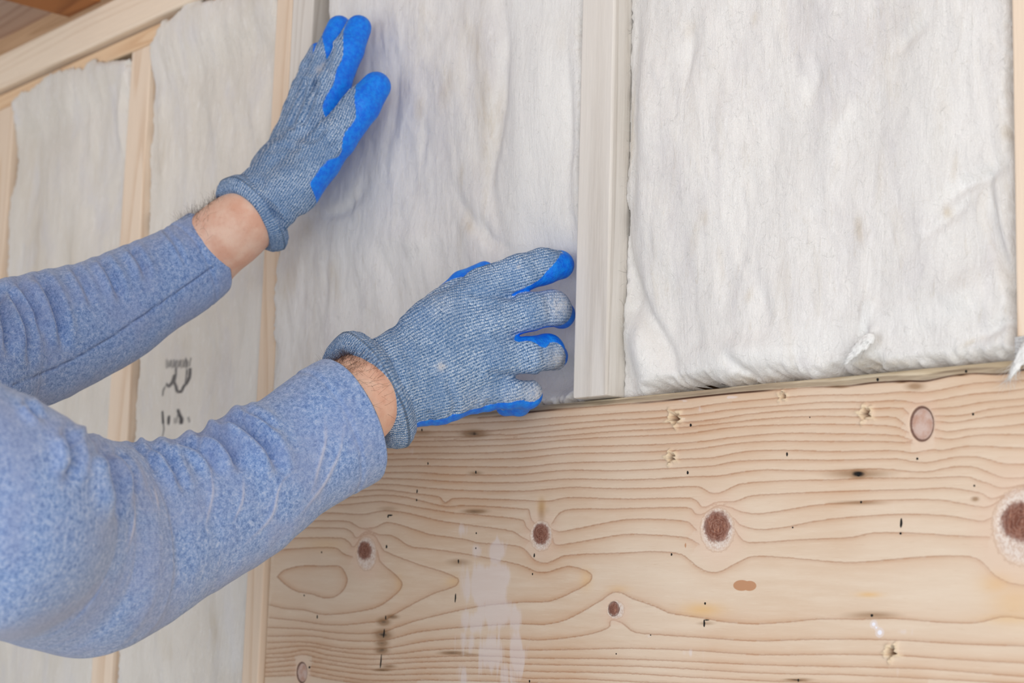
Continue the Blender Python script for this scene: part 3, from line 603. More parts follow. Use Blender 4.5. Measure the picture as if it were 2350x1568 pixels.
ink += [(Z2([(712, 255), (702, 300), (696, 362)]), 1.7, .6), (Z2([(645, 265), (655, 330), (650, 372)]), 2.4, .85)]
ink += [(Z2(p), w, a) for p, w, a in [([(500, 400), (505, 470), (492, 560), (488, 600)], 3.0, .8), ([(488, 500), (470, 580), (425, 640), (380, 622)], 3.8, .9), ([(345, 660), (322, 700), (315, 765)], 2.8, .7), ([(495, 600), (520, 650), (545, 715), (590, 715), (620, 650), (660, 600), (690, 520), (700, 410)], 3.4, .95),
        ([(655, 420), (650, 520), (640, 605)], 2.6, .8), ([(322, 1005), (330, 1080), (338, 1150)], 3.6, 1.), ([(340, 1150), (347, 1240), (335, 1290), (318, 1335)], 2.4, .75), ([(432, 1070), (430, 1110), (428, 1160)], 3.6, .95), ([(515, 1095), (520, 1150)], 3, .5), ([(560, 985), (582, 1050), (600, 1090), (598, 1150)], 3.6, 1.), ([(550, 1050), (545, 1140)], 2.2, .6), ([(672, 1080), (682, 1130)], 2.0, .6)]]
batt('insulation batt with black printed marks beside the long stud, behind both sleeves',
     [(291, 1010), (300, 850), (314, 537), (317, 497), (323, 421), (326, 367), (344, 318), (344, 275), (356, 214), (360, 150), (373, 111), (405, 57), (425, 52), (440, 34), (459, 8), (493, 11), (535, 8), (574, -4), (639, -22), (670, -30), (640, 560), (600, 1100), (560, 1700), (215, 1700), (262, 1400)],
     lambda x, z: .007-.012*sstep(Z_PLATE-.06, Z_PLATE-.005, z), bm_far, rag=1.5, xlim=(X2R, xl), zmin=Z_LOW, step=.0015, seed=23, strands=1000, R=.008, yedge=lambda x, z: np.where(z > Z_PLATE-.012, -.0012, .014), inks=ink,
     stains=[([(380, 260), (370, 480)], 22, .4), ([(450, 760), (400, 900)], 60, .28), ([(480, 1400), (500, 1500)], 14, .6), ([(380, 1440), (392, 1520)], 12, .6), ([(330, 560), (330, 760)], 16, .4)],
     cleans=[([(600, 700), (570, 950), (540, 1500)], 46, .5)])
batt('bulging insulation batt being pushed into the bay by both gloved hands',
     [(800, -460), (760, -80), (752, 100), (728, 240), (700, 360), (668, 500), (656, 537), (649, 580), (640, 610), (640, 641), (631, 687), (634, 717), (627, 763), (636, 806), (632, 882), (634, 990), (800, 966), (1000, 946), (1312, 912), (1322, 600), (1334, 0), (1338, -460)],
     lambda x, z: .006-.016*sstep(P(1130, 500, 0)[0], P(700, 500, 0)[0], x), bm_near, xlim=(-9, xm0), zmin=Z_BOARD, zmax=Z_PLATE, step=.0015, Yp=-.004, seed=37, strands=1800, R=.012,
     yedge=lambda x, z: np.where(x < P(950, 500, 0)[0], -.001, .05),
     creases=[([(1150, -20), (1160, 120), (1135, 300), (1120, 420), (1150, 560)], 13, .005), ([(1040, 430), (1092, 520), (1150, 592)], 12, .0032), ([(1085, 470), (1120, 540), (1165, 575)], 9, .002), ([(845, 420), (800, 480), (730, 500)], 14, .004), ([(1300, 90), (1302, 300), (1296, 500)], 10, .003),
              ([(900, 60), (905, 240), (880, 420)], 12, .003), ([(980, 200), (960, 420)], 9, .0025), ([(700, 560), (690, 700)], 8, .002), ([(750, 590), (740, 720)], 8, .003)],
     ridges=[([(1185, 0), (1195, 300), (1180, 560)], 30, .003), ([(1240, 20), (1250, 400)], 34, .004), ([(960, 50), (950, 300)], 22, .002), ([(860, 560), (1040, 540)], 26, .003)],
     dents=[(1255, 730, 90, 150, .034), (1200, 860, 90, 60, .03), (1020, 760, 170, 110, .012), (760, 330, 80, 130, .004)],
     stains=[([(1060, 40), (1105, 120), (1120, 240), (1100, 380)], 26, .75), ([(1040, 150), (1010, 260)], 16, .5), ([(965, 220), (960, 280)], 9, .8), ([(1060, 380), (1055, 440)], 8, .9), ([(1070, 470), (1080, 540)], 8, .7), ([(770, 590), (765, 700)], 11, .9), ([(690, 570), (650, 700)], 20, .5), ([(700, 800), (680, 900)], 30, .4), ([(1290, 20), (1280, 120)], 14, .5), ([(720, 490), (700, 560)], 18, .5)],
     cleans=[([(1235, -40), (1240, 200), (1225, 420), (1230, 600)], 78, 1.)])
batt('large fluffy insulation batt filling the bay at the right above the wide board',
     [(1425, -900), (1412, -80), (1411, 100), (1407, 400), (1400, 640), (1398, 800), (1402, 930), (1470, 906), (1550, 888), (1640, 884), (1730, 876), (1810, 872), (1900, 862), (2000, 852), (2110, 846), (2220, 836), (2345, 826), (2352, 400), (2348, -900)],
     lambda x, z: .016-.009*sstep(P(1420, 500, 0)[0], P(1470, 500, 0)[0], x), bm_near, xlim=(xm1, xr0), zmin=Z_BOARD, zmax=Z_PLATE, step=.0016, seed=53, strands=2200, R=.012, yedge=lambda x, z: np.where(x < P(1475, 500, .01)[0], .020, .045),
     creases=[([(1450, -40), (1444, 150), (1438, 420), (1438, 560)], 7, .006), ([(1436, 480), (1445, 600), (1478, 720), (1522, 800), (1548, 900)], 15, .008), ([(2330, 350), (2262, 398), (2195, 430), (2130, 500)], 16, .004), ([(2258, 400), (2270, 517), (2312, 660)], 12, .008), ([(2135, 38), (2029, 132)], 16, .003),
              ([(1985, 740), (1975, 810)], 10, .005), ([(1650, 800), (1700, 850), (1760, 860)], 14, .005), ([(1880, 120), (1840, 260)], 16, .003), ([(1740, 640), (1760, 760)], 16, .003), ([(2260, 420), (2100, 560)], 14, .002), ([(1590, 60), (1570, 200)], 12, .003), ([(2230, 780), (2320, 730)], 14, .004)],
     ridges=[([(1426, 0), (1424, 200), (1416, 440)], 12, .006), ([(1440, 700), (1465, 800), (1480, 880)], 26, .008), ([(1600, 820), (1700, 810), (1850, 800)], 34, .005), ([(2000, 760), (1985, 800), (1955, 835)], 12, .008), ([(2150, 700), (2260, 640)], 40, .005), ([(1940, 230), (1920, 300)], 14, .002)],
     dents=[(2320, 560, 24, 160, .006)],
     stains=[([(1735, 20), (1725, 60)], 8, .8), ([(1590, 40), (1575, 90)], 12, .5), ([(1645, 560), (1650, 650)], 5, 1.), ([(1965, 490), (1970, 560)], 11, .8), ([(2165, 470), (2170, 500)], 9, .9), ([(2190, 340), (2180, 420)], 9, .5), ([(2300, 280), (2305, 320)], 9, .5), ([(1900, 860), (1990, 835), (2100, 835)], 10, .8), ([(1640, 870), (1760, 866)], 12, .5), ([(1460, 200), (1450, 420)], 14, .4), ([(2190, 800), (2250, 770)], 6, .8), ([(1720, 660), (1705, 700)], 8, .7), ([(1620, 480), (1612, 520)], 8, .6), ([(2290, 560), (2312, 660)], 10, .5)],
     cleans=[([(2180, 60), (2150, 300), (2160, 520)], 70, .35), ([(1895, 300), (1885, 380), (1870, 460)], 26, .35), ([(1440, 720), (1470, 850)], 30, .8), ([(1600, 830), (1760, 800), (2200, 700)], 34, .5), ([(1990, 700), (1960, 830)], 16, .9)],
     tufts=[(2005, 768, -62, 62, 1400, .012, .0062), (2372, 770, -52, 92, 900, .016, .0055)])

# ------------------------------------------------------------------ distance fields for hands and body
def cone_d(p, a, b, ra, rb):
    ab = b-a; L2 = float(ab@ab)+1e-12
    t = np.clip(((p-a)@ab)/L2, 0, 1)
    return np.linalg.norm(p-a-t[..., None]*ab, axis=-1)-(ra+(rb-ra)*t), t
def smin(a, b, k):
    h = np.clip(.5+.5*(b-a)/k, 0, 1); return b*(1-h)+a*h-k*h*(1-h)
class Field:
    def __init__(s, lo, hi, h):
        s.lo = np.array(lo, float); s.h = h; s.n = np.ceil((np.array(hi)-s.lo)/h).astype(int)+1
        s.f = np.full(tuple(s.n), .05, np.float32)
    def new(s): 
        o = object.__new__(Field); o.lo = s.lo; o.h = s.h; o.n = s.n; o.f = np.full(tuple(s.n), .05, np.float32); return o
    def sub(s, a, b, r):
        lo = np.minimum(a, b)-r; hi = np.maximum(a, b)+r
        i0 = np.clip(np.floor((lo-s.lo)/s.h).astype(int), 0, s.n-1); i1 = np.clip(np.ceil((hi-s.lo)/s.h).astype(int)+1, 1, s.n)
        g = np.stack(np.meshgrid(*[s.lo[k]+s.h*np.arange(i0[k], i1[k]) for k in range(3)], indexing='ij'), -1)
        return tuple(slice(i0[k], i1[k]) for k in range(3)), g
    def cone(s, a, b, ra, rb, k=.004):
        a = np.asarray(a, float); b = np.asarray(b, float)
        sl, g = s.sub(a, b, max(ra, rb)+.02)
        if g.size == 0: return s
        d, _ = cone_d(g, a, b, ra, rb); s.f[sl] = smin(s.f[sl], d.astype(np.float32), k); return s
    def ell(s, c, rad, rot=None, k=.004):
        c = np.asarray(c, float); rad = np.asarray(rad, float)
        sl, g = s.sub(c, c, rad.max()+.03)
        v = g-c
        if rot is not None: v = v@rot
        q = np.linalg.norm(v/rad, axis=-1); q2 = np.linalg.norm(v/(rad*rad), axis=-1)+1e-9
        d = q*(q-1)/q2
        s.f[sl] = smin(s.f[sl], d.astype(np.float32), k); return s
    def merge(s, o, k): s.f = smin(s.f, o.f, k); return s
    def mesh(s):
        f = s.f; ins = f < 0; nx, ny, nz = f.shape
        c = [ins[i:nx-1+i, j:ny-1+j, k:nz-1+k] for i in (0, 1) for j in (0, 1) for k in (0, 1)]
        cnt = sum(x.astype(np.int8) for x in c); act = (cnt > 0) & (cnt < 8)
        ids = np.argwhere(act); vid = -np.ones(act.shape, np.int64); vid[act] = np.arange(len(ids))
        acc = np.zeros((len(ids), 3)); num = np.zeros(len(ids))
        I, J, K = ids.T
        off = [(i, j, k) for i in (0, 1) for j in (0, 1) for k in (0, 1)]
        for a in range(8):
            for b in range(a+1, 8):
                df = [off[b][q]-off[a][q] for q in range(3)]
                if sum(map(abs, df)) != 1: continue
                fa = f[I+off[a][0], J+off[a][1], K+off[a][2]]; fb = f[I+off[b][0], J+off[b][1], K+off[b][2]]
                m_ = (fa < 0) != (fb < 0); t = np.where(m_, fa/(fa-fb+1e-12), 0)
                for q in range(3): acc[:, q] += np.where(m_, off[a][q]+t*df[q], 0)
                num += m_
        V = s.lo+s.h*(ids+acc/num[:, None])
        F = []
        for ax in range(3):
            sl0 = [slice(None)]*3; sl1 = [slice(None)]*3
            sl0[ax] = slice(0, f.shape[ax]-1); sl1[ax] = slice(1, f.shape[ax])
            e = np.argwhere(ins[tuple(sl0)] != ins[tuple(sl1)])
            u, w = (ax+1) % 3, (ax+2) % 3
            e = e[(e[:, u] > 0) & (e[:, w] > 0) & (e[:, u] < f.shape[u]-1) & (e[:, w] < f.shape[w]-1)]
            def at(du, dw):
                q = e.copy(); q[:, u] += du; q[:, w] += dw; return vid[q[:, 0], q[:, 1], q[:, 2]]
            quad = np.stack([at(-1, -1), at(0, -1), at(0, 0), at(-1, 0)], -1)
            fl = ins[e[:, 0], e[:, 1], e[:, 2]]
            quad[~fl] = quad[~fl][:, ::-1]
            F.append(quad)
        return V, np.concatenate(F)
def relax(V, F, it=2, lam=.5):
    n = len(V); src = np.concatenate([F[:, i] for i in range(4)]*2); dst = np.concatenate([F[:, (i+1) % 4] for i in range(4)]+[F[:, (i-1) % 4] for i in range(4)])
    cnt = np.bincount(src, minlength=n)[:, None]+1e-9
    for _ in range(it):
        s_ = np.stack([np.bincount(src, V[dst, q], n) for q in range(3)], -1); V = V+lam*(s_/cnt-V)
    return V
def vnormals(V, F):
    a = V[F[:, 2]]-V[F[:, 0]]; b = V[F[:, 3]]-V[F[:, 1]]; n = np.cross(a, b); N = np.zeros_like(V)
    for i in range(4):
        for q in range(3): N[:, q] += np.bincount(F[:, i], n[:, q], len(V))
    return N/(np.linalg.norm(N, axis=1, keepdims=True)+1e-12)
def unit(v): v = np.asarray(v, float); return v/np.linalg.norm(v)

# ------------------------------------------------------------------ materials of the person
def knit_material():
    k = M('knitted_glove_yarn'); u = k.attr('ku'); v = k.attr('kv')
    co = k.co()
    # u runs along the hand, v across; ribs 1.9 mm apart, stitches 1.5 mm long
    wob = k.math('MULTIPLY', k.math('SUBTRACT', k.noise(co, 60, 2), .5), .0016)
    vv = k.math('MULTIPLY', k.math('ADD', v, wob), 2*math.pi/.00205)
    zig = k.math('MULTIPLY', k.math('ABSOLUTE', k.math('SINE', k.math('MULTIPLY', k.math('ADD', v, wob), math.pi/.00205))), .0007)
    uu = k.math('MULTIPLY', k.math('ADD', u, zig), 2*math.pi/.00150)
    rib = k.math('MULTIPLY_ADD', k.math('SINE', vv), .5, .5); st = k.math('MULTIPLY_ADD', k.math('SINE', uu), .5, .5)
    loop = k.math('MULTIPLY', k.math('POWER', rib, .7), k.math('MULTIPLY_ADD', st, .65, .35))
    h1 = k.noise(k.comb(k.math('MULTIPLY', u, .6), v, 0.), 1100, 3, .75)
    h2 = k.noise(co, 420, 3, .7); h3 = k.noise(co, 45, 2)
    f = k.math('ADD', k.math('MULTIPLY', h1, .85), k.math('ADD', k.math('MULTIPLY', h2, .42), k.math('MULTIPLY', loop, .24)))
    c = k.ramp(f, [(.48, srgb(38, 70, 110)), (.60, srgb(78, 116, 162)), (.72, srgb(134, 164, 204)), (.84, srgb(188, 208, 232)), (.95, srgb(234, 240, 248))])
    c = k.mix(k.rng(h3, .42, .62, 0, .35), c, srgb(88, 124, 170))
    c = k.mix(k.math('MULTIPLY', k.attr('dust'), k.rng(h2, .32, .6, .3, 1)), c, srgb(206, 208, 214))
    # rubber dip
    e = k.math('ADD', k.attr('latex'), k.math('MULTIPLY', k.math('SUBTRACT', k.noise(co, 380, 2), .5), .12))
    lx = k.rng(e, -.03, .03)
    rub = k.mix(k.rng(k.noise(co, 260, 4, .6), .35, .65), srgb(0, 112, 244), srgb(10, 142, 255))
    rub = k.mix(k.rng(k.noise(co, 900, 2), .55, .75, 0, .35), rub, srgb(50, 165, 255))
    c = k.mix(lx, c, rub); k.color(c)
    k.l(k.rng(lx, 0, 1, .95, .46), k.b.inputs['Roughness']); k.l(k.rng(lx, 0, 1, .05, .38), k.b.inputs['Specular IOR Level'])
    hk = k.math('ADD', k.math('MULTIPLY', loop, .7), k.math('MULTIPLY', h1, .5))
    hl = k.math('ADD', k.math('MULTIPLY', k.noise(co, 330, 4, .6, .9), 1.3), 0.6)
    mixh = k.n('ShaderNodeMix', data_type='FLOAT'); k.l(lx, mixh.inputs[0]); k.l(hk, mixh.inputs[2]); k.l(hl, mixh.inputs[3])
    k.bump(mixh.outputs[0], .0008, .8)
    return k.m
mat_knit = knit_material()

def Jp(px, py, Y, r):
    return P(px, py, Y), r*scale_at(px, py, Y)

def glove(chains, palm, name, label, parent, palm_dir, along, h=.0011, dust=(), wr=None, creases=(), cut=None):
    """chains: list of (joints [(px,py,Y,rpx)...], finger palm direction, latex bias, tip start, side offset)"""
    allp = []
    for c in chains+palm:
        for j in c['j']: p, r = Jp(*j); allp.append(p-r); allp.append(p+r)
    allp = np.array(allp); base = Field(allp.min(0)-.008, allp.max(0)+.008, h)
    pf = base.new()
    for c in palm:
        J = [Jp(*j) for j in c['j']]
        for (a, ra), (b, rb) in zip(J[:-1], J[1:]): pf.cone(a, b, ra, rb, .012)
    tot = None
    for c in chains:
        J = [Jp(*j) for j in c['j']]; ff = base.new()
        for (a, ra), (b, rb) in zip(J[:-1], J[1:]): ff.cone(a, b, ra, rb, .0035)
        tot = ff if tot is None else tot.merge(ff, .0022)
    pf.merge(tot, .0075)
    if cut is not None:
        g = [pf.lo[k_]+pf.h*np.arange(pf.n[k_]) for k_ in range(3)]
        pl_ = (g[0][:, None, None]-cut[0][0])*cut[1][0]+(g[1][None, :, None]-cut[0][1])*cut[1][1]+(g[2][None, None, :]-cut[0][2])*cut[1][2]
        pf.f = np.maximum(pf.f, -pl_.astype(np.float32))
    V, F = pf.mesh(); V = relax(V, F, 3, .5)
    # per vertex frames
    aw = unit(along); pd = unit(palm_dir); pd = unit(pd-aw*(pd@aw)); lat = np.cross(aw, pd)
    o0 = Jp(*palm[0]['j'][0])[0]; back = unit(CAM-o0); latb = unit(np.cross(aw, back))
    segs = []
    for c in palm+chains:
        J = [Jp(*j) for j in c['j']]
        tl = sum(np.linalg.norm(J[i+1][0]-J[i][0]) for i in range(len(J)-1)); acc = 0
        for i in range(len(J)-1):
            (a, ra), (b, rb) = J[i], J[i+1]; l = np.linalg.norm(b-a)
            segs.append((a, b, ra, rb, c, acc/tl, (acc+l)/tl, acc)); acc += l
    Wt = np.zeros(len(V)); W2 = np.zeros(len(V)); L = np.zeros(len(V)); U = np.zeros(len(V)); Vv = np.zeros(len(V))
    for a, b, ra, rb, c, t0, t1, acc in segs:
        d, t = cone_d(V, a, b, ra, rb)
        w = np.exp(-np.clip(d, 0, .03)/.0022)+1e-9
        ax = unit(b-a); ce = a+(b-a)*t[:, None]; n = V-ce; nl = np.linalg.norm(n, axis=1, keepdims=True)+1e-9
        pdir = unit(c.get('pd', palm_dir)); tt = t0+(t1-t0)*t
        bi = c.get('bias', 0); bi = bi if isinstance(bi, tuple) else (bi, bi)
        val = (n/nl)@pdir+bi[0]+(bi[1]-bi[0])*tt
        if 'tip' in c:
            ts, gain = c['tip']; val = val+gain*sstep(ts, 1.0, tt)+np.clip(((V-b)@ax)/rb, 0, 1)*(t1 > .999)*gain*.3
        la = unit(np.cross(ax, back)); la = la if la@latb > 0 else -la
        v0 = (a-o0)@latb; u0 = (a-o0)@aw
        vv = v0+(V-a)@la
        L += w*val; Wt += w; w2 = np.exp(-np.clip(d, -.02, .04)/.010)+1e-9; U += w2*(u0+(V-a)@ax); Vv += w2*vv; W2 += w2
    L /= Wt; U /= W2; Vv /= W2
    L -= 1.6*sstep(.026, .008, (V-o0)@aw)
    N = vnormals(V, F); q = project(V)
    disp = .0007*fbm(V[:, 0]*120, V[:, 1]*120, 4, 3, V[:, 2]*120)
    for pl, w, a in creases:
        dd, s_, t_ = poly_dist(q, catmull(pl, 5), 4*w); disp -= a*np.exp(-(dd/w)**2)-.5*a*np.exp(-((dd-1.9*w)/w)**2)
    kn = sstep(.04, -.04, L); disp = disp*(.35+.65*kn)+.0003*kn
    V = V+N*disp[:, None]
    du = np.zeros(len(V))
    for (x, y, r, s_) in dust: du = np.maximum(du, s_*np.exp(-((q[:, 0]-x)**2+(q[:, 1]-y)**2)/r**2))
    o = mesh_obj(name, V, F, mat_knit, parent, attrs=dict(latex=L, ku=U, kv=Vv, dust=du))
    o['label'] = label
    return o
def rolled_cuff(c, major, normal, rmaj, rmin, rtube, label, parent, length=.012, seed=0, roll=1.15):
    """the doubled-over knitted cuff: a thick ribbed ring, open towards the sleeve"""
    nrm = unit(normal); mj = np.asarray(major, float); mj = unit(mj-nrm*(mj@nrm)); mn = np.cross(nrm, mj)
    nu, nv_ = 220, 40; U, T = np.meshgrid(np.linspace(0, 2*math.pi, nu, endpoint=False), np.linspace(0, 2*math.pi, nv_, endpoint=False), indexing='ij')
    wob = 1+.035*np.sin(3*U+seed)+.02*np.sin(7*U+seed*2)
    ct = np.cos(T); stt = np.sin(T)
    rt = rtube*(1+.13*np.sin(2*U+1+seed)+.05*np.cos(5*T))*(1+.025*np.cos(T*14))
    rad_dir = np.cos(U)[..., None]*mj+np.sin(U)[..., None]*mn
    ring = c+(np.cos(U)*rmaj*wob)[..., None]*mj+(np.sin(U)*rmin*wob)[..., None]*mn
    V = ring+rad_dir*(rt*ct)[..., None]+nrm*(rt*roll*stt)[..., None]+nrm*(.002*np.sin(2*U+seed))[..., None]
    ii = np.arange(nu*nv_).reshape(nu, nv_); a = np.roll(ii, -1, 0); b = np.roll(a, -1, 1); d = np.roll(ii, -1, 1)
    F = np.stack([ii, a, b, d], -1).reshape(-1, 4)
    at = dict(latex=np.full(nu*nv_, -1.), ku=(T*rtube*roll).ravel(), kv=(U*(rmaj+rmin)/2).ravel(), dust=np.zeros(nu*nv_))
    return mesh_obj('glove_cuff', V.reshape(-1, 3), F, mat_knit, parent, attrs=at)

person = empty('person', (P(-700, 900, -.62)[0], -.62, 0))
bpy.context.view_layer.update()
def adopt(o, parent):
    """parent without moving"""
    o.parent = parent; o.matrix_parent_inverse = parent.matrix_world.inverted(); return o

def Fg(j, pd=None, bias=0., tip=None):
    d = dict(j=j, bias=bias)
    if pd is not None: d['pd'] = pd
    if tip: d['tip'] = tip
    return d
NOLX = dict()
def ring_frame(a, b_, Y, tilt):
    """major axis and normal of a ring seen with its ends at a and b_, its axis leaning away from the viewer"""
    cx_, cy_ = (a[0]+b_[0])/2, (a[1]+b_[1])/2; c_ = P(cx_, cy_, Y); vd = unit(c_-CAM)
    mj = R@np.array([b_[0]-a[0], -(b_[1]-a[1]), 0.]); mj = unit(mj-vd*(mj@vd)); n_ = np.cross(mj, vd)
    if n_@(R@np.array([1, 1., 0])) < 0: n_ = -n_
    return c_, mj, unit(n_*math.cos(tilt)+vd*math.sin(tilt)), np.hypot(a[0]-b_[0], a[1]-b_[1])/2*scale_at(cx_, cy_, Y)
FR_R = ring_frame((788, 792), (908, 1000), -.130, math.radians(27)); FR_L = ring_frame((527, 428), (636, 552), -.098, math.radians(24))
# right hand (lower in the photograph): palm turned to the wall, fingers curled into the bay
rw = (868, 892, -.128)
g_r = glove(
    chains=[Fg([(1108, 662, -.050, 46), (1192, 628, -.030, 43), (1246, 612, -.010, 41), (1284, 608, .004, 34)], (-.35, .55, -.62), -.20, (.50, 1.1)),
            Fg([(1130, 742, -.048, 47), (1215, 716, -.024, 43), (1268, 708, -.004, 40), (1288, 722, .010, 33)], (-.62, .75, -.05), .02, (.85, .5)),
            Fg([(1130, 826, -.048, 46), (1212, 815, -.024, 42), (1256, 808, -.004, 40), (1272, 818, .008, 32)], (-.35, .55, .70), .10, (.9, .3)),
            Fg([(1095, 898, -.052, 44), (1168, 902, -.034, 36), (1212, 906, -.018, 31), (1192, 930, -.010, 24), (1160, 934, -.008, 22)], (-.38, .5, -.55), .12, (.9, .3)),
            Fg([(940, 790, -.104, 42), (1005, 706, -.066, 36), (1062, 652, -.044, 30), (1112, 622, -.024, 23)], (-.45, .5, .75), -.60, (.45, 1.5))],
    cut=(FR_R[0], FR_R[2]),
    palm=[Fg([(835, 895, -.134, 104), (905, 868, -.116, 84), (960, 850, -.100, 70)], (-.6, .75, .1), -2.),
          Fg([(880, 858, -.122, 66), (1000, 745, -.085, 58), (1108, 672, -.052, 48)], (-.6, .75, .1), -.60),
          Fg([(880, 878, -.122, 66), (1010, 805, -.084, 62), (1130, 745, -.050, 50)], (-.6, .75, 0), -.60),
          Fg([(880, 905, -.120, 66), (1010, 862, -.084, 60), (1130, 826, -.050, 49)], (-.6, .75, 0), -.50),
          Fg([(890, 935, -.118, 58), (1010, 914, -.084, 52), (1098, 902, -.054, 44)], (-.42, .55, -.62), -.16)],
    name='glove', label='lower glove, back of the knit dusted white, fingers reaching into the bay', parent=None,
    palm_dir=(-.6, .75, 0), along=P(1130, 780, -.05)-P(880, 885, -.122),
    dust=[(1285, 700, 32, .75), (1285, 830, 30, .85), (1240, 905, 36, .8), (1180, 925, 30, .35), (1300, 800, 16, .5), (1012, 842, 9, 1.), (1190, 612, 4, .9), (1010, 645, 14, .5), (985, 662, 8, .8), (1100, 930, 30, .2), (1010, 700, 30, .15)],
    creases=[([(1176, 683), (1130, 672), (1090, 676)], 9, .0012), ([(1215, 768), (1180, 772), (1140, 768)], 9, .0012), ([(1215, 866), (1175, 864), (1130, 858)], 9, .0012), ([(900, 740), (950, 850), (970, 960)], 12, .0008), ([(1035, 965), (1045, 930), (1030, 880)], 8, .0012), ([(1108, 950), (1120, 925)], 7, .0014), ([(990, 975), (985, 950)], 7, .001), ([(1255, 690), (1262, 725)], 7, .0008), ([(1245, 790), (1250, 830)], 7, .0008)])
g_l = glove(
    chains=[Fg([(722, 285, -.062, 38), (768, 190, -.048, 37), (800, 115, -.036, 34), (823, 64, -.026, 29)], (.62, .76, .05), -.10, (.55, .9)),
            Fg([(695, 285, -.054, 35), (726, 205, -.044, 33), (756, 120, -.034, 31), (778, 64, -.026, 28)], (.55, .70, .25), -.30, (.50, 1.25)),
            Fg([(672, 300, -.048, 32), (692, 222, -.036, 28), (715, 155, -.026, 24), (730, 118, -.020, 20)], (.45, .8, .2), -.42, (.7, .9)),
            Fg([(655, 318, -.044, 28), (676, 250, -.030, 24), (692, 200, -.024, 21), (700, 172, -.018, 17)], (.3, .9, .1), -.6, (.9, .4)),
            Fg([(700, 400, -.072, 52), (770, 318, -.062, 47), (830, 242, -.045, 42), (863, 199, -.034, 34)], (.72, .62, -.15), (-.66, -.42), (.60, 1.5))],
    cut=(FR_L[0], FR_L[2]),
    palm=[Fg([(572, 502, -.100, 76), (606, 462, -.090, 70), (640, 415, -.076, 60)], (.4, .85, -.1), -2.),
          Fg([(602, 478, -.100, 50), (660, 380, -.078, 50), (722, 285, -.062, 39)], (.4, .85, -.1), -.65),
          Fg([(600, 475, -.096, 50), (645, 385, -.070, 48), (695, 288, -.054, 36)], (.3, .9, 0), -.65),
          Fg([(596, 470, -.090, 48), (632, 385, -.062, 44), (672, 302, -.048, 33)], (.3, .9, 0), -.65),
          Fg([(594, 466, -.084, 44), (624, 392, -.054, 38), (655, 320, -.044, 29)], (.3, .9, 0), -.65),
          Fg([(618, 492, -.100, 48), (680, 430, -.084, 50), (730, 372, -.070, 48)], (.66, .66, -.35), (-.66, -.50))],
    name='glove', label='upper glove, pressed flat on the batt, blue rubber fingertips pointing up', parent=None,
    palm_dir=(.25, .95, 0), along=P(690, 290, -.055)-P(598, 475, -.095),
    dust=[(733, 160, 8, .9), (742, 150, 5, .8), (710, 110, 12, .25)],
    creases=[([(742, 296), (728, 315), (705, 322)], 8, .0014), ([(728, 190), (712, 240), (695, 280)], 7, .0028), ([(700, 190), (690, 240), (672, 290)], 7, .0022), ([(765, 110), (750, 170), (740, 215)], 6, .0012), ([(620, 345), (650, 338), (680, 342)], 8, .0008), ([(690, 420), (740, 360), (770, 330)], 10, .001), ([(590, 420), (650, 470), (690, 500)], 9, .0008)])
c_r = rolled_cuff(FR_R[0], FR_R[1], FR_R[2], FR_R[3]-.0015, .0345, .0098, '', None, seed=1.3)
c_l = rolled_cuff(FR_L[0], FR_L[1], FR_L[2], FR_L[3]-.0015, .0285, .0082, '', None, seed=.4)
for g, c in ((g_r, c_r), (g_l, c_l)):
    adopt(g, person); c.parent = g

# the batt gives way to the hands
def press(batt_o, gloves, over_x):
    me = batt_o.data; n = len(me.vertices); co = np.zeros(n*3, np.float32); me.vertices.foreach_get('co', co); co = co.reshape(-1, 3)
    for g in gloves:
        gm = g.data; gv = np.zeros(len(gm.vertices)*3, np.float32); gm.vertices.foreach_get('co', gv); gv = gv.reshape(-1, 3)
        from mathutils.bvhtree import BVHTree
        t = BVHTree.FromPolygons([tuple(v) for v in gv.tolist()], [tuple(p.vertices) for p in gm.polygons])
        lo, hi = gv.min(0), gv.max(0)
        for i in np.nonzero((co[:, 0] > lo[0]) & (co[:, 0] < hi[0]) & (co[:, 2] > lo[2]) & (co[:, 2] < hi[2]))[0]:
            h_ = t.ray_cast(Vector((co[i, 0], .2, co[i, 2])), Vector((0, -1, 0)), .6)
            if h_[0] is not None and co[i, 1] < h_[0].y+.0012: co[i, 1] = h_[0].y+.0012
    m_ = (co[:, 0] < over_x) & (co[:, 1] > -.0012); co[m_, 1] = -.0012
    me.vertices.foreach_set('co', co.ravel()); me.update()
press(bpy.data.objects['insulation_batt.002'], [g_r, g_l], X_at(591, 1560)+.0375)

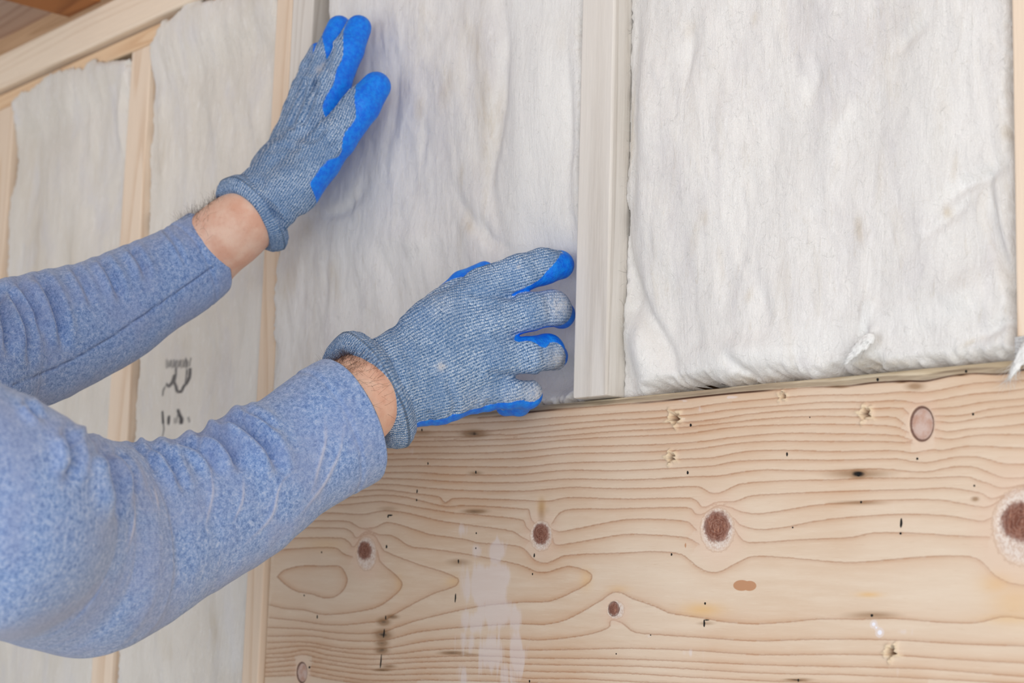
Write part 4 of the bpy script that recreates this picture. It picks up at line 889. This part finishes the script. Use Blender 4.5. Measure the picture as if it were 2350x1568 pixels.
# ------------------------------------------------------------------ the person: body, sweater, trousers
person['label'] = 'person in a heather blue sweater and work gloves reaching in from the left'; person['category'] = 'person'
def skin_material():
    k = M('skin'); co = k.co()
    n = k.noise(co, 38, 4, .6); n2 = k.noise(co, 260, 3, .6)
    c = k.mix(k.rng(n, .35, .7), srgb(240, 206, 186), srgb(228, 178, 154))
    c = k.mix(k.rng(n2, .5, .8, 0, .3), c, srgb(206, 146, 124))
    k.color(c); k.b.inputs['Roughness'].default_value = .5
    k.b.inputs['Subsurface Weight'].default_value = .12; k.b.inputs['Subsurface Radius'].default_value = (.012, .005, .003)
    k.b.inputs['Subsurface Scale'].default_value = .3
    k.bump(k.math('ADD', n2, k.noise(co, 900, 2)), .0004, .35); return k.m
mat_skin = skin_material()
def jersey_material():
    k = M('heather_blue_jersey'); co = k.co()
    h1 = k.noise(co, 330, 4, .74, .5); h2 = k.noise(co, 950, 3, .7); h3 = k.noise(co, 22, 3, .6)
    u = k.attr('su'); v = k.attr('sv')
    rib = k.math('MULTIPLY_ADD', k.math('SINE', k.math('MULTIPLY', v, 2*math.pi/.00095)), .5, .5)
    rib2 = k.math('MULTIPLY_ADD', k.math('SINE', k.math('MULTIPLY', u, 2*math.pi/.0011)), .5, .5)
    f = k.math('ADD', k.math('MULTIPLY', h1, .62), k.math('ADD', k.math('MULTIPLY', h2, .42), k.math('MULTIPLY', k.math('MULTIPLY', rib, rib2), .06)))
    c = k.ramp(f, [(.38, srgb(78, 112, 172)), (.49, srgb(116, 150, 208)), (.58, srgb(154, 182, 228)), (.72, srgb(200, 216, 244))])
    c = k.mix(k.rng(h3, .4, .65, 0, .4), c, srgb(150, 164, 206))
    ridge_light = k.attr('ridge_light'); c = k.mix(k.math('MULTIPLY', ridge_light, .6), c, srgb(214, 216, 230))  # light on the sleeve's fold ridges, painted into the colour
    seam = k.attr('seam'); c = k.mix(k.math('MULTIPLY', seam, .75), c, srgb(44, 66, 118))
    k.color(c); k.b.inputs['Roughness'].default_value = .95; k.b.inputs['Specular IOR Level'].default_value = .08
    k.b.inputs['Sheen Weight'].default_value = .35; k.b.inputs['Sheen Roughness'].default_value = .5
    k.bump(k.math('ADD', k.math('MULTIPLY', h2, .7), k.math('MULTIPLY', rib, .35)), .0007, .6); return k.m
mat_jersey = jersey_material()
SH_R = np.array([-.055, -.64, 1.50]); SH_L = np.array([-.44, -.61, 1.52])
def sleeve(st, extra, folds, ridges, seams, hem_px, seed, nr=420, nth=220):
    """stations: upper edge, lower edge, depth; extra: world centre + radius"""
    C = []; Mj = []; Rr = []
    for (tx, ty), (bx, by), Y in st:
        cx, cy = (tx+bx)/2, (ty+by)/2; c = P(cx, cy, Y); v = np.array([tx-bx, -(ty-by), 0.]); mj = R@(v/np.linalg.norm(v))
        C.append(c); Mj.append(mj); Rr.append(np.hypot(tx-bx, ty-by)/2*scale_at(cx, cy, Y))
    for c, r in extra: C.append(np.array(c)); Mj.append(Mj[-1]); Rr.append(r)
    C = np.array(C); Mj = np.array(Mj); Rr = np.array(Rr)
    s = np.concatenate([[0], np.cumsum(np.linalg.norm(np.diff(C, axis=0), axis=1))])
    S = np.linspace(0, s[-1], nr)
    per = 12; Cc = catmull(C, per); sc_ = np.concatenate([[0], np.cumsum(np.linalg.norm(np.diff(Cc, axis=0), axis=1))])
    # parameter of the stations carries major axis and radius along
    par = np.interp(S, sc_, np.arange(len(Cc))/per)
    Cs = np.stack([np.interp(S, sc_, Cc[:, q]) for q in range(3)], -1)
    def smooth_interp(A):
        B = catmull(np.asarray(A).reshape(len(C), -1), per); return np.stack([np.interp(par, np.arange(len(B))/per, B[:, q]) for q in range(B.shape[1])], -1)
    M_ = smooth_interp(Mj); Rs = smooth_interp(Rr)[:, 0]
    T = np.gradient(Cs, axis=0); T /= np.linalg.norm(T, axis=1, keepdims=True)
    for _ in range(10): T[1:-1] = (T[:-2]+T[1:-1]*2+T[2:])/4
    M_ /= np.linalg.norm(M_, axis=1, keepdims=True); Bn = np.cross(M_, T); Bn /= np.linalg.norm(Bn, axis=1, keepdims=True)
    th = np.linspace(0, 2*math.pi, nth, endpoint=False)
    V = Cs[:, None]+Rs[:, None, None]*(np.cos(th)[None, :, None]*M_[:, None]+.93*np.sin(th)[None, :, None]*Bn[:, None])
    N = np.cos(th)[None, :, None]*M_[:, None]+np.sin(th)[None, :, None]*Bn[:, None]
    SU = np.repeat(S[:, None], nth, 1); SV = np.repeat(th[None]*.05, nr, 0)
    flat = V.reshape(-1, 3); n = N.reshape(-1, 3); q = project(flat)
    front = sstep(-.2, .25, ((CAM-flat)*n).sum(1)/np.linalg.norm(CAM-flat, axis=1))
    disp = .0016*fbm(SU.ravel()*16, np.cos(th)[None].repeat(nr, 0).ravel()*1.3, seed, 3)+.0006*fbm(SU.ravel()*60, np.sin(th)[None].repeat(nr, 0).ravel()*3+2, seed+5, 2)
    ridge_light = np.zeros(len(flat)); seam = np.zeros(len(flat))
    for pl, w, a in folds:
        dd, sd, t = poly_dist(q, catmull(pl, 6), 6*w); en = np.clip(np.minimum(1, (1-t)/.35), 0, 1)*np.clip(.35+t/.15, 0, 1)
        f = en*(.25+.75*front)
        disp += f*(-a*np.exp(-(dd/w)**2)+.75*a*np.exp(-((dd*sd-1.9*w)/(1.2*w))**2)+.45*a*np.exp(-((dd*sd+1.9*w)/(1.2*w))**2))
    for pl, w, a in ridges:
        dd, sd, t = poly_dist(q, catmull(pl, 6), 6*w); en = np.sin(np.clip(t, .08, .92)*math.pi)
        disp += front*en*a*np.exp(-(dd/w)**2); ridge_light = np.maximum(ridge_light, front*en*np.exp(-(dd/(w*.6))**2))  # raised folds also get a paler colour, imitating light caught on them
    for pl, w in seams:
        dd, sd, t = poly_dist(q, catmull(pl, 6), 6*w); seam = np.maximum(seam, front*np.exp(-(dd/w)**2)); disp -= front*.0012*np.exp(-(dd/(2.2*w))**2)
    # hem: stitched line a little way up from the mouth
    hd = SU.ravel()-hem_px; disp -= .0009*np.exp(-(hd/.0016)**2); disp += .0007*sstep(0, -.003, hd)
    flat = flat+n*disp[:, None]
    V = flat.reshape(nr, nth, 3)
    # mouth: rolls in and runs back inside
    mo = []
    for i, (fr, back) in enumerate([(.80, .05), (.82, .022), (.86, .006), (.93, -.001), (.975, -.0012)]):
        mo.append(Cs[0]+(V[0]-Cs[0])*fr+T[0]*back)
    V = np.concatenate([np.array(mo), V]); k0 = len(mo); tot = nr+k0
    idx = np.arange(tot*nth).reshape(tot, nth); a = np.roll(idx, -1, 1)
    F = np.stack([idx[:-1], idx[1:], a[1:], a[:-1]], -1).reshape(-1, 4)
    z = np.zeros(k0*nth)
    cap = len(V.reshape(-1, 3))
    return V.reshape(-1, 3), F, dict(su=np.concatenate([z, SU.ravel()]), sv=np.concatenate([z, SV.ravel()]), ridge_light=np.concatenate([z, ridge_light]), seam=np.concatenate([z, seam])), Cs, S
def yr(x): return float(np.interp(x, [-100, 0, 100, 225, 801], [-.505, -.455, -.41, -.36, -.165]))
RS = [((738, 832), (864, 1100)), ((690, 856), (812, 1132)), ((587, 928), (720, 1190)), ((510, 959), (640, 1262)), ((456, 993), (560, 1312)), ((343, 1018), (455, 1372)), ((275, 1024), (370, 1426)), ((222, 1024), (262, 1478)), ((172, 1006), (178, 1502)), ((118, 988), (92, 1484)), ((62, 962), (8, 1462)), ((-6, 895), (-72, 1440))]
sl_r = sleeve([(a, b, yr((a[0]+b[0])/2)) for a, b in RS], [((-.035, -.565, 1.495), .070), (SH_R, .078)],
    [(f, w, a) for f, w, a in zip(FOLDS_R, [8, 13, 13, 10, 9, 10, 11, 13, 14, 9, 12], [.005, .008, .0095, .0055, .005, .006, .0065, .009, .0098, .0046, .005])],
    [(f, w, a) for f, w, a in zip(RIDGES_R, [5, 5, 4, 4, 4, 4, 4], [.0009, .0009, .0008, .0008, .0007, .0008, .0007])], [], .022, 5)
def yl(x): return float(np.interp(x, [-150, 0, 100, 474, ], [-.365, -.30, -.262, -.115]))
LS = [((427, 497), (521, 666)), ((372, 529), (476, 708)), ((318, 554), (408, 752)), ((237, 586), (308, 825)), ((169, 611), (232, 866)), ((103, 627), (152, 908)), ((42, 643), (92, 932)), ((-40, 660), (20, 962)), ((-150, 700), (-80, 1010))]
sl_l = sleeve([(a, b, yl((a[0]+b[0])/2)) for a, b in LS], [((-.425, -.50, 1.575), .070), (SH_L, .078)],
    [(f, w, a) for f, w, a in zip(FOLDS_L, [11, 11, 9, 11, 9, 10, 9], [.008, .0075, .006, .0085, .004, .006, .005])]+[(HEM_L[0], 5, .0018)],
    [], [(SEAM_L[0], 1.7)], .020, 9)
# torso of the sweater
sw = Field((-.56, -.86, .88), (.08, -.40, 1.66), .008)
sw.ell((-.245, -.655, 1.30), (.185, .125, .30), k=.03); sw.ell((-.245, -.65, 1.08), (.165, .125, .20), k=.03)
sw.cone(SH_R, (-.16, -.65, 1.52), .084, .072, .03); sw.cone(SH_L, (-.33, -.65, 1.53), .084, .072, .03); sw.cone((-.245, -.66, 1.52), (-.245, -.66, 1.585), .075, .062, .02)
Vt, Ft = sw.mesh(); Vt = relax(Vt, Ft, 3)
n0 = len(sl_r[0]); n1 = n0+len(sl_l[0])
SV_ = np.vstack([sl_r[0], sl_l[0], Vt]); SF_ = np.concatenate([sl_r[1], sl_l[1]+n0, Ft+n1])
at = {k_: np.concatenate([sl_r[2][k_], sl_l[2][k_], np.zeros(len(Vt))]) for k_ in ('su', 'sv', 'ridge_light', 'seam')}
sweater = adopt(mesh_obj('sweater', SV_, SF_, mat_jersey, None, attrs=at), person)
sweater['label'] = 'heather blue long-sleeved sweater'
# body: one surface from head to feet, arms running into the gloves
b = Field((-.58, -.90, -.02), (.08, .0, 1.86), .0048)
EL_R = P(235, 1235, -.362); EL_L = P(-60, 830, -.33)
def limb(pts, k=.012):
    for (a, ra), (c, rc) in zip(pts[:-1], pts[1:]): b.cone(a, c, ra, rc, k)
jr = lambda x, y, Y, r: Jp(x, y, Y, r)
limb([(SH_R, .050), (P(60, 1190, yr(60)), .042), (P(220, 1245, yr(220)), .040)]+[(P(x_, y_, yr(x_)), r_) for x_, y_, r_ in [(400, 1200, .032), (575, 1118, .031), (653, 1066, .031), (751, 994, .0325)]]+[jr(815, 922, -.152, 96), jr(848, 893, -.134, 84), jr(915, 858, -.113, 56), jr(1000, 815, -.088, 40)])
limb([(SH_L, .050)]+[(P(x_, y_, yl(x_)), r_) for x_, y_, r_ in [(-65, 832, .038), (67, 787, .037), (200, 740, .031), (272, 706, .031), (363, 653, .031)]]+[jr(462, 586, -.118, 80), jr(530, 533, -.108, 74), jr(578, 495, -.100, 67), jr(612, 455, -.088, 40), jr(650, 395, -.072, 30)])
b.ell((-.245, -.655, 1.32), (.165, .105, .22), k=.03); b.ell((-.245, -.65, 1.02), (.15, .105, .17), k=.03)
b.cone(SH_R, (-.17, -.655, 1.52), .05, .05, .03); b.cone(SH_L, (-.32, -.655, 1.53), .05, .05, .03)
b.cone((-.245, -.66, 1.50), (-.243, -.645, 1.64), .058, .054, .02)
b.ell((-.243, -.635, 1.735), (.074, .092, .108), k=.02); b.ell((-.243, -.60, 1.68), (.052, .06, .06), k=.02)
b.cone((-.243, -.548, 1.735), (-.243, -.533, 1.705), .010, .014, .008); b.ell((-.243, -.552, 1.672), (.024, .012, .009), k=.004)
for sx in (-1, 1):
    b.ell((-.243+sx*.078, -.645, 1.73), (.010, .018, .030), k=.006)
    b.cone((-.245+sx*.08, -.65, .95), (-.245+sx*.10, -.63, .52), .082, .052, .02); b.cone((-.245+sx*.10, -.63, .52), (-.245+sx*.11, -.66, .10), .052, .036, .02)
    b.cone((-.245+sx*.11, -.665, .05), (-.245+sx*.12, -.53, .035), .036, .026, .02)
Vb, Fb = b.mesh(); Vb = relax(Vb, Fb, 3)
body = adopt(mesh_obj('body', Vb, Fb, mat_skin, None), person); body['label'] = 'bare forearms, head and body'
def simple(name, rough, col, fn, lo, hi, h):
    f = Field(lo, hi, h); fn(f); v, q = f.mesh(); v = relax(v, q, 3); k = M(name+'_cloth'); k.color(col); k.b.inputs['Roughness'].default_value = rough
    return adopt(mesh_obj(name, v, q, k.m, None), person)
def tr(f):
    f.ell((-.245, -.65, .95), (.172, .135, .13), k=.02)
    for sx in (-1, 1):
        f.cone((-.245+sx*.085, -.65, .92), (-.245+sx*.10, -.63, .52), .100, .074, .02); f.cone((-.245+sx*.10, -.63, .52), (-.245+sx*.11, -.655, .10), .074, .060, .02)
simple('trousers', .9, srgb(66, 78, 104), tr, (-.52, -.85, .03), (.04, -.45, 1.06), .009)
def hr(f):
    f.ell((-.243, -.668, 1.762), (.088, .092, .100), k=.01); f.ell((-.243, -.70, 1.70), (.070, .06, .08), k=.02)
simple('hair', .8, srgb(62, 44, 32), hr, (-.36, -.80, 1.58), (-.12, -.54, 1.88), .005)
for sx in (-1, 1):
    simple('shoe', .6, srgb(96, 74, 54), lambda f: f.cone((-.245+sx*.11, -.675, .062), (-.245+sx*.122, -.53, .046), .052, .043, .01).cone((-.245+sx*.11, -.67, .06), (-.245+sx*.11, -.665, .14), .052, .05, .01), (-.245+sx*.11-.09, -.76, -.01), (-.245+sx*.11+.09, -.44, .22), .006)
# dark hairs on the bare wrists
def wrist_hair(a, b_, ra, rb, n, seed, sideup):
    r = np.random.default_rng(seed); t = r.uniform(0, 1, n); A = np.asarray(a); B = np.asarray(b_); ax = unit(B-A)
    e1 = unit(np.cross(ax, [0, 0, 1])); e2 = np.cross(ax, e1)
    base_a = math.atan2(sideup@e2, sideup@e1)
    an = base_a+r.normal(0, .62, n); nn = np.cos(an)[:, None]*e1+np.sin(an)[:, None]*e2
    return A+(B-A)*t[:, None]+nn*(ra+(rb-ra)*t)[:, None], ax, nn
from mathutils.bvhtree import BVHTree
bvh = BVHTree.FromPolygons([tuple(x) for x in Vb], [tuple(int(i) for i in f) for f in Fb[(Vb[Fb[:, 0], 2] > 1.4) & (Vb[Fb[:, 0], 1] > -.35)]])
hp, hd_, hl = [], [], []
rr_ = np.random.default_rng(3)
for a, b_, r0, up, n in [(P(462, 586, -.122), P(560, 505, -.102), .034, unit([-.45, -.15, .9]), 800), (P(775, 942, -.166), P(858, 885, -.134), .034, unit([.05, -.55, .8]), 800)]:
    s0, ax, nn = wrist_hair(a, b_, r0+.02, r0+.02, n, 5, up)
    for p_, n_ in zip(s0, nn):
        hit = bvh.ray_cast(Vector(p_), Vector(-n_), .05)
        if hit[0] is None: continue
        hp.append(np.array(hit[0])); hd_.append(ax*rr_.uniform(.2, 1.)*1+n_*rr_.uniform(.12, .5)+rr_.normal(0, .4, 3)); hl.append(rr_.uniform(.006, .016))
hv, hf = fibre_tubes(np.array(hp), np.array(hd_), np.array(hl), .00007, 9, 6, .16)
k = M('arm_hair_brown'); k.color(srgb(70, 44, 32)); k.b.inputs['Roughness'].default_value = .6
ah = adopt(mesh_obj('arm_hair', hv, hf, k.m, None), person); ah.parent = body; ah['kind'] = 'stuff'; ah['label'] = 'fine dark hairs on the bare wrists'
ah.matrix_parent_inverse = Matrix.Identity(4)
body.matrix_parent_inverse = person.matrix_world.inverted()
ah.matrix_parent_inverse = (person.matrix_world @ body.matrix_parent_inverse).inverted()
